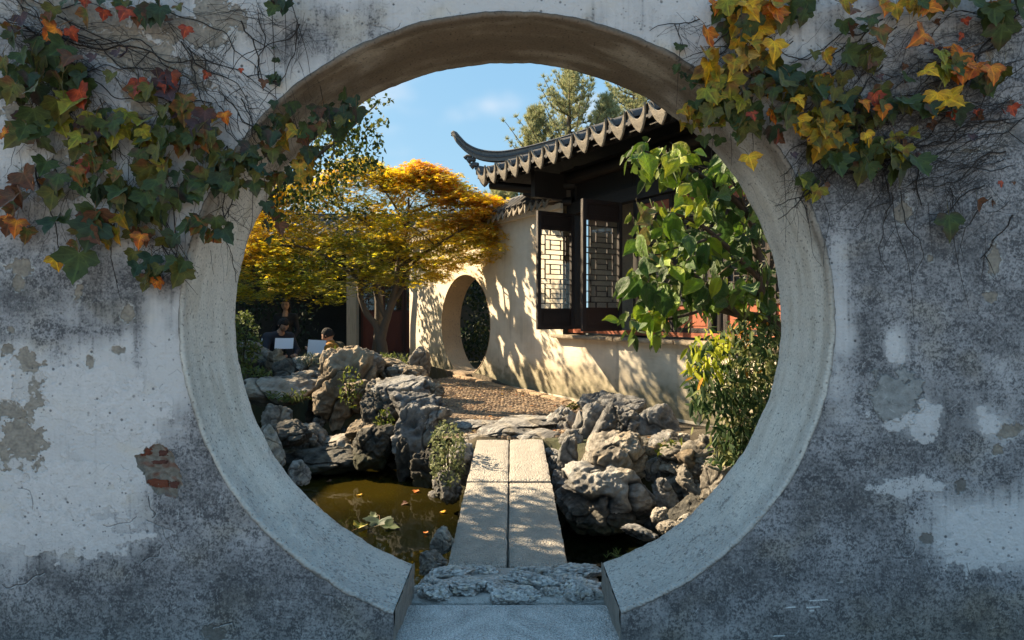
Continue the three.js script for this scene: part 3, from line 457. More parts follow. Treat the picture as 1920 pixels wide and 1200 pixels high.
rock(648, 735, 7.6, 52, 70, 0.8, TAN, 'big tan boulder with furrowed face on the left bank', { seed: 30, detail: 40, dents: 6, rough: 0.36, crack: 1.5 });
rock(612, 745, 7.8, 17, 62, 1, TAN, 'narrow furrowed tan rock pillar at the left side of the big boulder', { seed: 31, rough: 0.4 });
rock(668, 690, 8.1, 42, 26, 0.9, WARM, 'mossy brown rock on top of the big tan boulder', { seed: 32 });
rock(658, 665, 8.6, 16, 16, 1, TAN, 'pointed tan stone among ferns above the boulder', { seed: 33 });
rock(716, 692, 8.4, 46, 19, 0.8, TAN, 'slanting brown slab of stone below the maple trunk', { seed: 34, lean: -0.28, power: 14 });
rock(752, 704, 8.3, 26, 18, 1, WARM, 'dull brown stone right of the slanting slab', { seed: 35, lean: -0.3 });
rock(790, 684, 8.6, 22, 29, 1, WARM, 'rounded brown boulder beside the sunlit plaster wall', { seed: 36 });
rock(772, 712, 8.2, 26, 22, 1, TAN, 'tan stone beneath the rounded brown boulder', { seed: 37 });
rock(804, 727, 7.9, 16, 18, 1, WARM, 'reddish brown stone at the left edge of the path', { seed: 38 });
rock(821, 734, 7.7, 12, 14, 1, TAN, 'small notched brown stone nearest the path edge', { seed: 39 });
rock(672, 728, 7.2, 20, 16, 1, TAN, 'small tan ledge stone on the face of the big boulder', { seed: 40 });
rock(748, 738, 7.0, 46, 30, 0.8, BLUE, 'blue-grey pointed rock above the left bank', { seed: 41, lean: 0.12, power: 14 });
rock(704, 740, 7.2, 20, 24, 1, WARM, 'brown stone between the tan boulder and the blue-grey rock', { seed: 42 });
rock(700, 780, 6.9, 26, 38, 1, DARK, 'dark mossy stone below the blue-grey pointed rock', { seed: 43 });
rock(735, 795, 6.9, 34, 40, 1, DARK, 'black shadowed rock left of the tall grey pillar rock', { seed: 44 });
rock(782, 766, 6.5, 50, 27, 0.8, BLUE, 'tilted grey rock plate resting on the tall pillar rock', { seed: 45, lean: -0.22, power: 14, rough: 0.34 });
rock(788, 826, 6.3, 42, 56, 0.8, BLUE, 'tall grey pillar rock rising from the pond left of the bridge', { seed: 46, detail: 34, rough: 0.34, moss: 0.35 });
rock(812, 782, 6.4, 30, 22, 1, GREY, 'grey stone behind the tilted plate next to the path', { seed: 47 });
rock(758, 862, 6.15, 12, 36, 1, DARK, 'narrow dark stone foot standing in the pond', { seed: 48 });
rock(800, 880, 6.0, 24, 34, 1, DARK, 'wet dark rock at the waterline under the grey pillar', { seed: 49, moss: 0.8 });
rock(700, 836, 6.4, 40, 34, 1, DARK, 'dark wet rock above the pond behind the shelf', { seed: 50, moss: 0.7 });
rock(646, 838, 7.0, 66, 26, 0.6, WARM, 'low sunlit rock shelf above the pond', { seed: 51, moss: 0.6, lean: 0.08 });
rock(572, 832, 7.0, 44, 28, 0.8, WARM, 'flat rock with a lit top at the left end of the low shelf', { seed: 52, moss: 0.7 });
rock(600, 862, 6.5, 62, 20, 0.7, DARK, 'dark ledge of rock just over the water on the left', { seed: 53, moss: 0.9 });
rock(690, 805, 6.9, 40, 20, 0.8, TAN, 'tan broken stone on the back of the low shelf', { seed: 54, lean: 0.3 });
rock(862, 868, 5.5, 26, 34, 1.1, GREY, 'grey rock half covered by a trailing plant left of the bridge', { seed: 55 });
rock(836, 915, 5.2, 23, 26, 1, BLUE, 'round dark rock at the waterline below the trailing plant', { seed: 56, moss: 0.6 });
rock(826, 1014, 3.5, 20, 22, 1, PALE, 'pale broken rock against the near left side of the bridge', { seed: 57, lean: -0.5 });
rock(812, 1058, 3.15, 26, 20, 1, WARM, 'dark stone at the foot of the landing left of the bridge', { seed: 58 });
// path end
rock(942, 810, 6.15, 54, 11, 0.7, GREY, 'flat grey stone lying across the far end of the bridge', { seed: 60, power: 20, rough: 0.16 });
rock(998, 820, 6.05, 44, 13, 0.7, GREY, 'broad flat stone at the far right end of the bridge', { seed: 61, power: 20, rough: 0.16 });
rock(896, 824, 6.0, 28, 9, 0.9, WARM, 'small flat stone at the far left corner of the bridge', { seed: 62, power: 20, rough: 0.16 });
rock(985, 792, 6.5, 60, 7, 0.8, GREY, 'thin sunlit stone plate between path and bridge', { seed: 63, power: 20, rough: 0.14 });
rock(900, 795, 6.5, 40, 6, 0.8, GREY, 'narrow stone plate beside the path left of the bridge end', { seed: 64, power: 20, rough: 0.14 });
// right bank
rock(1056, 802, 6.5, 30, 40, 0.9, GREY, 'grey rock with a small dark hole at the right side of the path', { seed: 80, dents: 6, lean: 0.1 });
rock(1126, 760, 7.0, 34, 26, 0.9, BLUE, 'dark arched rock standing against the plaster wall', { seed: 81, dents: 6 });
rock(1098, 818, 6.0, 22, 56, 0.9, GREY, 'tall pale-edged stone between the dark hole rock and the slanted slab', { seed: 82, lean: -0.3 });
rock(1126, 820, 5.75, 20, 62, 0.9, BLUE, 'slanting rock slab leaning to the right on the right bank', { seed: 83, lean: -0.42, power: 14 });
rock(1168, 806, 5.9, 28, 36, 0.9, BLUE, 'blue-grey block behind the twin boulders', { seed: 84 });
rock(1226, 806, 5.9, 44, 46, 0.8, BLUE, 'large smooth grey rock left of the sunlit right corner', { seed: 85, rough: 0.22, power: 7 });
rock(1160, 768, 6.4, 42, 22, 0.9, BLUE, 'low dark rock beneath the plaster wall', { seed: 86 });
rock(1150, 856, 5.0, 66, 37, 0.8, WARM, 'upper of the two stacked boulders on the right bank', { seed: 87, detail: 36, power: 18, lean: 0.12, crack: 0.8 });
rock(1143, 926, 4.8, 76, 52, 0.85, GREY, 'big cracked grey boulder, lower of the stacked pair beside the bridge', { seed: 88, detail: 44, power: 16, rough: 0.26, crack: 1.7, moss: 0.25 });
rock(1082, 932, 4.9, 36, 34, 1, BLUE, 'mossy boulder under the left side of the cracked boulder', { seed: 89, power: 6, moss: 0.7, rough: 0.2 });
rock(1130, 960, 4.75, 66, 28, 0.9, DARK, 'dark wet stone under the cracked boulder', { seed: 90, moss: 1, power: 6 });
rock(1068, 872, 5.3, 18, 44, 1, BLUE, 'narrow upright stone right of the bridge', { seed: 91, lean: -0.12 });
rock(1280, 872, 4.9, 46, 20, 0.9, WARM, 'flat-topped brown stone at the right end of the bank', { seed: 92, power: 13 });
rock(1284, 915, 4.75, 42, 40, 0.9, WARM, 'brown fractured rock right of the cracked boulder', { seed: 93, rough: 0.36, crack: 1.6 });
rock(1336, 845, 4.9, 38, 32, 0.9, PALE, 'pale sunlit rock below the right shrub', { seed: 94 });
rock(1276, 828, 5.2, 18, 12, 1, PALE, 'small pale stone with a flat lit top', { seed: 95 });
rock(1330, 872, 4.7, 24, 20, 1, WARM, 'pitted grey rock beneath the pale sunlit rock', { seed: 96, dents: 8, rough: 0.4 });
rock(1348, 918, 4.3, 30, 38, 1, WARM, 'brown rock against the inside of the gate ring on the right', { seed: 97 });
rock(1246, 935, 4.6, 20, 32, 1, BLUE, 'grey stone wedged between cracked boulder and fractured rock', { seed: 98 });
rock(1300, 960, 4.3, 42, 22, 1, DARK, 'dark rock low over the right water', { seed: 99, moss: 0.5 });
rock(1240, 967, 4.35, 15, 13, 1, PALE, 'small pale pebble-like stone by the right water', { seed: 100 });
rock(1198, 996, 4.15, 28, 9, 1, BLUE, 'thin flat stone lying in the right water', { seed: 101, lean: -0.25 });
rock(1262, 990, 4.1, 22, 12, 1, WARM, 'low brown stone at the right water edge', { seed: 102 });
rock(1288, 976, 4.0, 16, 12, 1, PALE, 'small cream stone nearest the right gate ring', { seed: 103 });
[[1030, 852, 5.7, 15, 10], [1040, 874, 5.4, 13, 18], [1034, 845, 5.9, 18, 8], [1048, 905, 5.0, 14, 24], [1058, 846, 6.0, 14, 14], [1063, 900, 5.2, 14, 12]].forEach(([x, y, Z, w, h], k) => rock(x, y, Z, w, h, 1, k % 2 ? BLUE : GREY, ['small grey stone at the far right corner of the bridge', 'dark stone halfway along the right side of the bridge', 'flat stone tucked behind the far right bridge corner', 'upright dark stone low against the right bridge side', 'grey stone between bridge end and the right rockery', 'small stone in the gap left of the mossy boulder'][k], { seed: 120 + k }));
rock(1226, 882, 4.95, 26, 26, 1, BLUE, 'dull grey stone filling the gap right of the stacked boulders', { seed: 110 });
rock(1200, 850, 5.3, 30, 22, 1, DARK, 'dark stone behind the upper stacked boulder', { seed: 111 });
// kerb along the plaster wall is built with the wall
// rubble packed between the larger stones along the banks
{
  const r = rand(555), geos = [], tones = [GREY, WARM, DARK, TAN, BLUE]; let tries = 0;
  while (geos.length < 150 && tries++ < 6000) {
    const x = r.r(-4.6, 2.4), z = r.r(-9.4, -3.6), d = pondDist(x, z); if (d < -0.28 || d > 0.5 || (Math.abs(x + 0.02) < 0.42 && z > -5.9) || (x > -1 && x < 0.6 && z < -5.8)) continue;
    const s = r.r(0.04, 0.13), g = rockGeo(2000 + geos.length, s, s * r.r(0.5, 0.9), s * r.r(0.7, 1.1), { detail: 7, tone: r.pick(tones), moss: d < 0 ? 0.7 : 0.1 }); g.rotateY(r() * 6); g.translate(x, Math.max(groundY(x, z), WATER - 0.04) + s * 0.25, z); geos.push(g);
  }
  const m = part('rubble', merge(geos), rockMat, scene, 'stuff'); tag(m, 'small rubble stones packed between the rockery stones along the pond banks', 'rubble');
}
// ---------------------------------------------------------------- plaster wall with the far moon gate, and the tiled hall it runs into
const H0 = V(-0.80, -1.1, -11.28), HROT = -1.0559;                    // local x runs along the wall towards the viewer, local z points out of it
const toW = (s, y, e) => V(s, y, e).applyAxisAngle(V(0, 1, 0), HROT).add(H0);
const plasterMap = tex(1024, 512, (i, j) => {
  const x = i / 1024 * 9, y = j / 512 * 3, a = f2(x * 1.7, y * 1.6, 5), b = n2(x * 9, y * 0.9) * 0.6 + n2(x * 22 + 5, y * 1.7) * 0.4, c = f2(x * 14, y * 12, 3);
  let k = mix3([0.73, 0.665, 0.55], [0.62, 0.54, 0.42], sst(-0.1, 0.45, a + b * 0.25));
  k = mix3(k, [0.36, 0.34, 0.29], sst(0.25, 0.7, b + a * 0.7) * 0.3);
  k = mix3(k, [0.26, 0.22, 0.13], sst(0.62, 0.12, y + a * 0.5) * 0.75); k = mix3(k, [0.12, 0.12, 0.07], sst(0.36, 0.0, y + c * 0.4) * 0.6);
  return k.map((v) => v * (1 + c * 0.08));
}, true);
const plasterBump = tex(512, 512, (i, j) => 0.5 + tileF(i, j, 512, 512, 8, 5, 6) * 0.6 + n2(i / 4, j / 4) * 0.07);
const plasterMat = std({ map: plasterMap, bumpMap: plasterBump, bumpScale: 0.012, roughness: 0.92, side: THREE.DoubleSide });
function planeUV(g, fx = (x, y, z) => [(x + 3) / 12.5, (y) / 3]) { const p = g.attributes.position, u = g.attributes.uv; for (let i = 0; i < p.count; i++) { const w = fx(p.getX(i), p.getY(i), p.getZ(i)); u.setXY(i, w[0], w[1]); } return g; }
function halfTube(len, r, seg = 8, cap = true) {                      // convex tile lying along z, from z = 0 to -len
  const g = new Tris(), th = 0.016, ring = [];
  for (const z of [0, -len]) for (const R of [r, r - th]) { const row = []; for (let k = 0; k <= seg; k++) { const a = Math.PI * k / seg; row.push(g.v(Math.cos(a) * R, Math.sin(a) * R, z, [1, 1, 1], k / seg, z * 3)); } ring.push(row); }
  for (let k = 0; k < seg; k++) { g.q(ring[0][k], ring[2][k], ring[2][k + 1], ring[0][k + 1]); g.q(ring[1][k], ring[1][k + 1], ring[3][k + 1], ring[3][k]); g.q(ring[0][k], ring[0][k + 1], ring[1][k + 1], ring[1][k]); }
  return g.geo(false);
}
function dripGeo(w, h) {                                               // hanging shield at the mouth of a trough tile
  const s = new THREE.Shape(); s.moveTo(-w / 2, h * 0.5); s.quadraticCurveTo(-w * 0.25, -h * 0.12, 0, -h * 0.12); s.quadraticCurveTo(w * 0.25, -h * 0.12, w / 2, h * 0.5);
  s.bezierCurveTo(w * 0.47, h * 0.0, w * 0.26, -h * 0.52, 0, -h * 0.72); s.bezierCurveTo(-w * 0.26, -h * 0.52, -w * 0.47, h * 0.0, -w / 2, h * 0.5);
  const g = new THREE.ExtrudeGeometry(s, { depth: 0.014, bevelEnabled: true, bevelSize: 0.006, bevelThickness: 0.006, bevelSegments: 1, curveSegments: 8 });
  return g;
}
const wallThing = thing('garden_wall', 'sunlit cream plaster wall with small oval moon gate and tiled coping', 'wall', H0.toArray()); wallThing.rotation.y = HROT;
const FG = { s: -0.1, y: 0.92, a: 1.0, b: 0.885, cut: 0.34 };
{
  const sA = -2.85, sB = 3.02, top = 2.62, T = 0.38, sh = new THREE.Shape();
  sh.moveTo(sA, -0.25); sh.lineTo(sB, -0.25); sh.lineTo(sB, top); sh.lineTo(sA, top); sh.closePath();
  const hole = new THREE.Path(), rp = [], N = 72, t0 = Math.asin(FG.cut);
  for (let k = 0; k <= N; k++) { const t = t0 + (2 * Math.PI - 2 * t0) * k / N; rp.push([FG.s + Math.sin(t) * FG.a, FG.y - Math.cos(t) * FG.b]); }
  rp.forEach((p, k) => k ? hole.lineTo(...p) : hole.moveTo(...p)); hole.closePath(); sh.holes.push(hole);
  const g = planeUV(new THREE.ShapeGeometry(sh, 8)), b = g.clone(); b.translate(0, 0, -T);
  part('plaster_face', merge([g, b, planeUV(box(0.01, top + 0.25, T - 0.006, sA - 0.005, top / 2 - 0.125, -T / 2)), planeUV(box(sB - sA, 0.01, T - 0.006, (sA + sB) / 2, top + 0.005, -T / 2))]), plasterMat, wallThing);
  const r = new Tris(); let prev = null; rp.forEach((p, k) => { const row = [[0.014, -0.004], [0.006, 0.006], [-0.006, 0.003], [-0.008, -T * 0.3], [-0.008, -T * 0.7], [-0.006, -T - 0.003]].map(([o, z]) => { const dx = (p[0] - FG.s) / FG.a, dy = (p[1] - FG.y) / FG.b; return r.v(p[0] + dx * o, p[1] + dy * o, z, [1, 1, 1], k * 0.012, 0.45 + z * 0.3); }); if (prev) for (let q = 0; q < row.length - 1; q++) r.q(prev[q], row[q], row[q + 1], prev[q + 1]); prev = row; });
  part('gate_reveal', r.geo(false), std({ color: lin(0.40, 0.31, 0.215), map: grainColor, bumpMap: plasterBump, bumpScale: 0.01, side: THREE.DoubleSide }), wallThing);
  const st = part('gate_sill', slabGeo(0.95, 0.14, 0.66, 50, 0.006, 0.012), std({ color: lin(0.62, 0.5, 0.38), map: granite, bumpMap: graniteB, bumpScale: 0.01 }), wallThing); st.position.set(FG.s, 0.098, -T / 2 + 0.06);
  // coping: dark tiles in a little ridged roof along the top
  const sl = new THREE.ConeGeometry(0.001, 0.001, 3); sl.dispose();
  const cg = new THREE.Shape(); cg.moveTo(0.17, 0); cg.lineTo(0.17, 0.03); cg.lineTo(-0.14, 0.25); cg.lineTo(-0.24, 0.25); cg.lineTo(-0.55, 0.03); cg.lineTo(-0.55, 0); cg.closePath();
  const core = new THREE.ExtrudeGeometry(cg, { depth: sB - sA, bevelEnabled: false }); core.rotateY(Math.PI / 2); core.scale(1, 1, 1); core.translate(sA, top + 0.012, 0);
  const cp = core.attributes.position; for (let i = 0; i < cp.count; i++) cp.setZ(i, -cp.getZ(i)); core.index || core.computeVertexNormals(); { const fl = core.attributes.position.array; for (let i = 0; i < fl.length; i += 9) for (let c = 0; c < 3; c++) { const q = fl[i + 3 + c]; fl[i + 3 + c] = fl[i + 6 + c]; fl[i + 6 + c] = q; } core.computeVertexNormals(); }
  for (let i = 0; i < cp.count; i++) cp.setZ(i, cp.getZ(i));
  part('coping_core', core, std({ color: lin(0.2, 0.17, 0.14), map: grainColor, side: THREE.DoubleSide }), wallThing);
  part('plaster_band', planeUV(box(sB - sA, 0.07, 0.05, (sA + sB) / 2, top - 0.05, 0.027)), plasterMat, wallThing);
  const ht = halfTube(0.38, 0.055), dg = dripGeo(0.15, 0.13), ridge = new Tris().tube([V(sA, top + 0.29, -0.19), V(sB, top + 0.29, -0.19)], 0.055, 0.055, 10).geo(false);
  part('coping_ridge', ridge, tileMat, wallThing);
  for (let s = sA + 0.08, k = 0; s < sB - 0.05; s += 0.165, k++) {
    const c = part('cover_tile', ht, tileMat, wallThing); c.position.set(s, top + 0.035, 0.20); c.rotation.set(0.616, 0, 0.03 * Math.sin(k * 5));
    const d = part('drip_tile', dg, dripMat, wallThing); d.position.set(s + 0.082, top + 0.0, 0.205); d.rotation.set(-0.25, 0, 0.05 * Math.sin(k * 3));
  }
}
{ // kerb stones along the wall's foot
  const k = thing('stone_kerb', 'row of worn tan kerb stones along the foot of the sunlit plaster wall', 'kerb', H0.toArray()); k.rotation.y = HROT;
  const m = std({ color: lin(0.85, 0.66, 0.48), map: granite, bumpMap: graniteB, bumpScale: 0.014 });
  for (let s = -1.3, i = 0; s < 4.4; i++) { const w = 0.42 + 0.16 * Math.sin(i * 2.7), b = part('kerb_stone', slabGeo(w - 0.012, 0.2, 0.16, 60 + i, 0.008, 0.016), m, k); b.position.set(s + w / 2, 0.045 + 0.01 * Math.sin(i * 5) - 0.012 * s, 0.19); s += w; }
}
// ------------------------------------------------ the hall
const hall = thing('tiled_hall', 'dark timber hall with upswept grey tiled roof and lattice casement windows', 'building', H0.toArray()); hall.rotation.y = HROT;
const SILL = 0.815, S0 = 3.02, S1 = 9.3, winM = woodMat(0.018, 0.010, 0.009), panelM = woodMat(0.36, 0.105, 0.05);
{
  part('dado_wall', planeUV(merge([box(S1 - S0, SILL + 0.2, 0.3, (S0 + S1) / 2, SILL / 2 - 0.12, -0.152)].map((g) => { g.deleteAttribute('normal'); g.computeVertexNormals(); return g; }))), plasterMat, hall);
  const sm = std({ color: lin(0.75, 0.66, 0.54), map: granite, bumpMap: graniteB, bumpScale: 0.008 });
  [[2.84, 1.35], [4.2, 1.0], [5.21, 1.45], [6.67, 1.6]].forEach(([s, w], i) => { const b = part('sill_stone', slabGeo(w - 0.008, 0.05, 0.34, 80 + i, 0.004, 0.008), sm, hall); b.position.set(s + w / 2, SILL + 0.018, -0.08); });
  // posts and beams
  for (const s of [3.12, 4.36, 5.62, 6.88, 8.14, 9.2]) part('post', new THREE.CylinderGeometry(0.085, 0.09, 2.3, 14).translate(s, SILL + 1.13, -0.2), darkWood, hall);
  part('lintel', box(S1 - S0, 0.16, 0.12, (S0 + S1) / 2, 2.52, -0.12), darkWood, hall); part('transom_board', box(S1 - S0, 0.3, 0.03, (S0 + S1) / 2, 2.752, -0.14), darkWood, hall); part('eave_beam', new THREE.CylinderGeometry(0.09, 0.09, S1 - S0 + 0.5, 12).rotateZ(Math.PI / 2).translate((S0 + S1) / 2 - 0.25, 2.93, -0.1), darkWood, hall);
  part('window_rail', box(S1 - S0, 0.05, 0.1, (S0 + S1) / 2, SILL + 0.07, -0.13), panelM, hall);
  part('end_wall', box(0.16, 2.95, 4.0, S0 + 0.08, 1.4, -2.42), std({ color: lin(0.55, 0.5, 0.42), map: grainColor }), hall);
  part('end_wall', box(0.16, 2.95, 4.3, S1 + 0.09, 1.4, -2.3), std({ color: lin(0.55, 0.5, 0.42), map: grainColor }), hall);
  part('floor', box(S1 - S0, 0.1, 4.3, (S0 + S1) / 2, 0.0, -2.45), std({ color: lin(0.1, 0.09, 0.08) }), hall);
  part('ceiling', box(S1 - S0 + 0.3, 0.04, 4.4, (S0 + S1) / 2, 3.03, -2.25), darkWood, hall);
  part('back_wall', merge([box(S1 - S0, 0.85, 0.2, (S0 + S1) / 2, 0.4, -4.45), box(S1 - S0, 0.5, 0.2, (S0 + S1) / 2, 2.75, -4.45)]), std({ color: lin(0.5, 0.45, 0.38), map: grainColor }), hall);
}
// lattice in a field w by h: brick-like cells round small squares, bars joined into one piece
function latticeGeo(w, h, t = 0.011, d = 0.02) {
  const out = [], X = [0, 0.16, 0.33, 0.5, 0.67, 0.84, 1].map((v) => (v - 0.5) * w), n = Math.max(1, Math.round(h / (w * 0.8))), mh = h / (n + 0.2), hb = (a, b, y) => out.push(box(X[b] - X[a], t, d, (X[a] + X[b]) / 2, y, 0)), vb = (i, y0, y1) => out.push(box(t, y1 - y0, d * 0.96, X[i], (y0 + y1) / 2, 0));
  for (let k = 0; k < n; k++) {
    const y = h / 2 - k * mh, q = (f) => y - f * mh;
    hb(0, 6, q(0.2)); vb(2, q(0.2), y); vb(4, q(0.2), y);
    vb(1, q(1), q(0.2)); vb(5, q(1), q(0.2)); hb(1, 5, q(0.4)); hb(1, 5, q(0.8)); vb(2, q(0.8), q(0.4)); vb(4, q(0.8), q(0.4)); hb(2, 4, q(0.6)); hb(0, 1, q(0.6)); hb(5, 6, q(0.6)); hb(0, 6, q(1));
  }
  const y = -h / 2; vb(2, y, y + 0.2 * mh); vb(4, y, y + 0.2 * mh);
  return merge(out);
}
// a casement leaf, hinge on its left edge at the origin, w wide, h high; lies in local xy
function casement(parent, w, h, wood, panel, f0 = 0.155, f1 = 0.82) {
  const o = new THREE.Group(); o.name = 'casement_window'; parent.add(o); const st = 0.05, d = 0.042, ya = h * (1 - f0), yb = h * (1 - f1);
  part('frame', merge([box(st, h, d, st / 2, h / 2, 0), box(st, h, d, w - st / 2, h / 2, 0), box(w - 2 * st, st, d, w / 2, h - st / 2, 0), box(w - 2 * st, st, d, w / 2, st / 2, 0), box(w - 2 * st, 0.04, d * 0.96, w / 2, ya + 0.02, 0), box(w - 2 * st, 0.04, d * 0.96, w / 2, yb - 0.02, 0)]), wood, o);
  for (const [y0, y1] of [[st, yb - 0.04], [ya + 0.04, h - st]]) part('panel', merge([box(w - 2 * st, y1 - y0, 0.014, w / 2, (y0 + y1) / 2, 0), box(w - 2 * st - 0.07, y1 - y0 - 0.05, 0.026, w / 2, (y0 + y1) / 2, 0)]), panel, o);
  const l = part('lattice', latticeGeo(w - 2 * st, ya - yb), wood, o); l.position.set(w / 2, (ya + yb) / 2, 0.004);
  part('pane', box(w - 2 * st, ya - yb, 0.003, w / 2, (ya + yb) / 2, -0.008), glassMat, o);
  return o;
}
{
  const y = SILL + 0.095, h = 1.51;
  for (const [s, turn] of [[3.27, -1.53], [4.25, -1.55]]) { const c = casement(hall, 0.58, h, winM, winM); c.position.set(s, y, 0.0); c.rotation.y = turn; }
  for (const s of [4.47, 5.03, 5.73, 6.29, 6.99, 7.55, 8.25]) { const c = casement(hall, 0.545, h, winM, panelM, 0.155, 0.78); c.position.set(s, y, -0.1); }
  for (let k = 0; k < 9; k++) { const c = casement(hall, 0.66, 1.7, panelM, panelM, 0.1, 0.9); c.position.set(S0 + 0.2 + k * 0.68, 0.82, -4.4); }
}
// ------------------------------------------------ the roof: front slope, hip at the left corner, rear slope
const EV = 0.72, CS = 1.95, RE = -2.2;
function roofY(e) { const k = [[0.75, 3.0], [0.37, 3.15], [-0.1, 3.33], [-0.5, 3.49], [-0.9, 3.65], [-1.5, 3.95], [-2.2, 4.35]]; for (let i = 1; i < k.length; i++) if (e >= k[i][0]) return lerp(k[i][1], k[i - 1][1], (e - k[i][0]) / (k[i - 1][0] - k[i][0])); return 4.35; }
const lift = (s, e) => 0.10 * Math.exp(-Math.max(0, s - CS) / 0.7) * sst(-0.4, 0.7, e);
const hipS = (e) => CS + (EV - e);
{
  const sheet = (fn, n, m, th) => { const g = new Tris(), A = [], B = []; for (let j = 0; j <= n; j++) { const ra = [], rb = []; for (let i = 0; i <= m; i++) { const p = fn(i / m, j / n); ra.push(g.v(p[0], p[1], p[2], [1, 1, 1], p[0] * 2, p[2] * 2)); rb.push(g.v(p[0], p[1] - th, p[2], [1, 1, 1], p[0] * 2, p[2] * 2)); } A.push(ra); B.push(rb); } for (let j = 0; j < n; j++) for (let i = 0; i < m; i++) { g.q(A[j][i], A[j][i + 1], A[j + 1][i + 1], A[j + 1][i]); g.q(B[j][i], B[j + 1][i], B[j + 1][i + 1], B[j][i + 1]); } for (let i = 0; i < m; i++) { g.q(A[0][i], B[0][i], B[0][i + 1], A[0][i + 1]); g.q(A[n][i], A[n][i + 1], B[n][i + 1], B[n][i]); } for (let j = 0; j < n; j++) { g.q(A[j][0], A[j + 1][0], B[j + 1][0], B[j][0]); g.q(A[j][m], B[j][m], B[j + 1][m], A[j + 1][m]); } return g.geo(false); };
  const SE = 9.7, roof = new THREE.Group(); roof.name = 'roof'; hall.add(roof);
  const shMat = std({ color: lin(0.06, 0.06, 0.062), map: grainColor, bumpMap: grain, bumpScale: 0.01, side: THREE.DoubleSide });
  part('front_slope', sheet((u, v) => { const e = lerp(EV, RE, v), s = lerp(hipS(e), SE, u * u * 0.6 + u * 0.4); return [s, roofY(e) + lift(s, e), e]; }, 14, 24, 0.05), shMat, roof);
  part('end_slope', sheet((u, v) => { const d = lerp(0, EV - RE, v), e = lerp(EV - d, -5.1 + d, u); return [CS + d, roofY(EV - d) + lift(CS, EV) * (1 - v) * (1 - u), e]; }, 12, 10, 0.05), shMat, roof);
  part('rear_slope', sheet((u, v) => { const d = lerp(0, EV - RE, v); return [lerp(CS + d, SE, u), roofY(EV - d), -5.1 + d]; }, 8, 8, 0.05), shMat, roof);
  // tiles on the front slope: rows of convex tiles, a drip shield between each pair
  const seg = halfTube(0.31, 0.082, 8), dg = dripGeo(0.25, 0.20), disc = new THREE.CylinderGeometry(0.08, 0.08, 0.016, 16, 1, false, 0, Math.PI).rotateX(Math.PI / 2).rotateZ(0);
  for (let k = 0; k < 25; k++) {
    const s = 2.0 + k * 0.30; if (s > SE) break;
    for (let e = EV + 0.04, q = 0; e > Math.max(RE, EV - (s - CS) - 0.05) && q < 10; e -= 0.27, q++) {
      const y = roofY(Math.min(e, 0.74)) + lift(s, e), y2 = roofY(e - 0.27) + lift(s, e - 0.27), c = part('cover_tile', seg, tileMat, roof); c.position.set(s, y + 0.012 + 0.006 * Math.sin(k * 3 + q), e); c.rotation.set(Math.atan2(y2 - y, 0.27) - 0.035, 0.02 * Math.sin(k * 7 + q * 3), 0);
    }
    const c = part('cover_tile_end', disc, tileMat, roof); c.position.set(s, roofY(0.72) + lift(s, EV) + 0.012, EV + 0.05);
    const d = part('drip_tile', dg, dripMat, roof); d.position.set(s + 0.15, roofY(0.72) + lift(s + 0.15, EV) - 0.015, EV + 0.05); d.rotation.set(0.22 + 0.04 * Math.sin(k * 4), 0, 0.05 * Math.sin(k * 2.3));
  }
  for (let k = 0; k < 3; k++) { const d = part('drip_tile', dg, dripMat, roof); d.position.set(CS - 0.03, roofY(0.72) + 0.09 - k * 0.012, EV - 0.1 - k * 0.3); d.rotation.set(0, -1.57, 0); }
  // swept hip ridge with its upturned tip
  const rp = smoothPts([[1.63, 1.53 + 2.2, 1.0], [1.665, 3.735, 0.985], [1.72, 3.67, 0.95], [1.82, 3.53, 0.85], [1.95, 3.43, 0.72], [2.15, 3.38, 0.52], [2.35, 3.395, 0.32], [2.8, 3.51, -0.13], [3.2, 3.66, -0.53], [3.6, 3.82, -0.93], [4.2, 4.1, -1.5], [4.87, 4.48, -2.2]].map((p) => V(...p)), 60);
  const sweep = (w0, w1, up0, up1, lo) => { const g = new Tris(); let prev = null; rp.forEach((p, k) => { const t = k / 60, w = lerp(w0, w1, sst(0, 0.2, t)), up = lerp(up0, up1, sst(0, 0.25, t)), dn = lo * lerp(0.25, 1, sst(0.02, 0.22, t)), d = rp[Math.min(60, k + 1)].clone().sub(rp[Math.max(0, k - 1)]).normalize(), side = V(-d.z, 0, d.x).normalize(), row = [[-1, -dn], [-1, up * 0.7], [-0.6, up], [0.6, up], [1, up * 0.7], [1, -dn]].map(([a, h]) => g.v(p.x + side.x * w * a, p.y + h, p.z + side.z * w * a, [1, 1, 1], t * 9, h * 3)); if (prev) for (let q = 0; q < 5; q++) g.q(prev[q], row[q], row[q + 1], prev[q + 1]); else { g.q(row[0], row[1], row[4], row[5]); g.q(row[1], row[2], row[3], row[4]); } prev = row; }); return g.geo(false); };
  part('hip_ridge', sweep(0.03, 0.055, 0.018, 0.03, 0.1), std({ color: lin(0.20, 0.195, 0.19), map: grainColor, bumpMap: grain, bumpScale: 0.008, side: THREE.DoubleSide }), roof);
  part('ridge_cap', sweep(0.036, 0.068, 0.036, 0.05, -0.022), tileMat, roof); part('ridge_band', sweep(0.036, 0.064, -0.028, -0.03, 0.048), tileMat, roof);
  part('main_ridge', box(4.9, 0.3, 0.2, 7.3, 4.55, RE), tileMat, roof);
  const scroll = new Tris(); for (const [s, y, e, r] of [[1.86, 3.33, 0.82, 0.045], [1.90, 3.25, 0.79, 0.05], [1.96, 3.19, 0.73, 0.05], [1.83, 3.38, 0.86, 0.03]]) scroll.tube([V(s - 0.03, y - 0.02, e + 0.03), V(s, y + 0.01, e), V(s + 0.05, y, e - 0.05)], r, r * 0.7, 7); part('corner_ornament', scroll.geo(false), tileMat, roof);
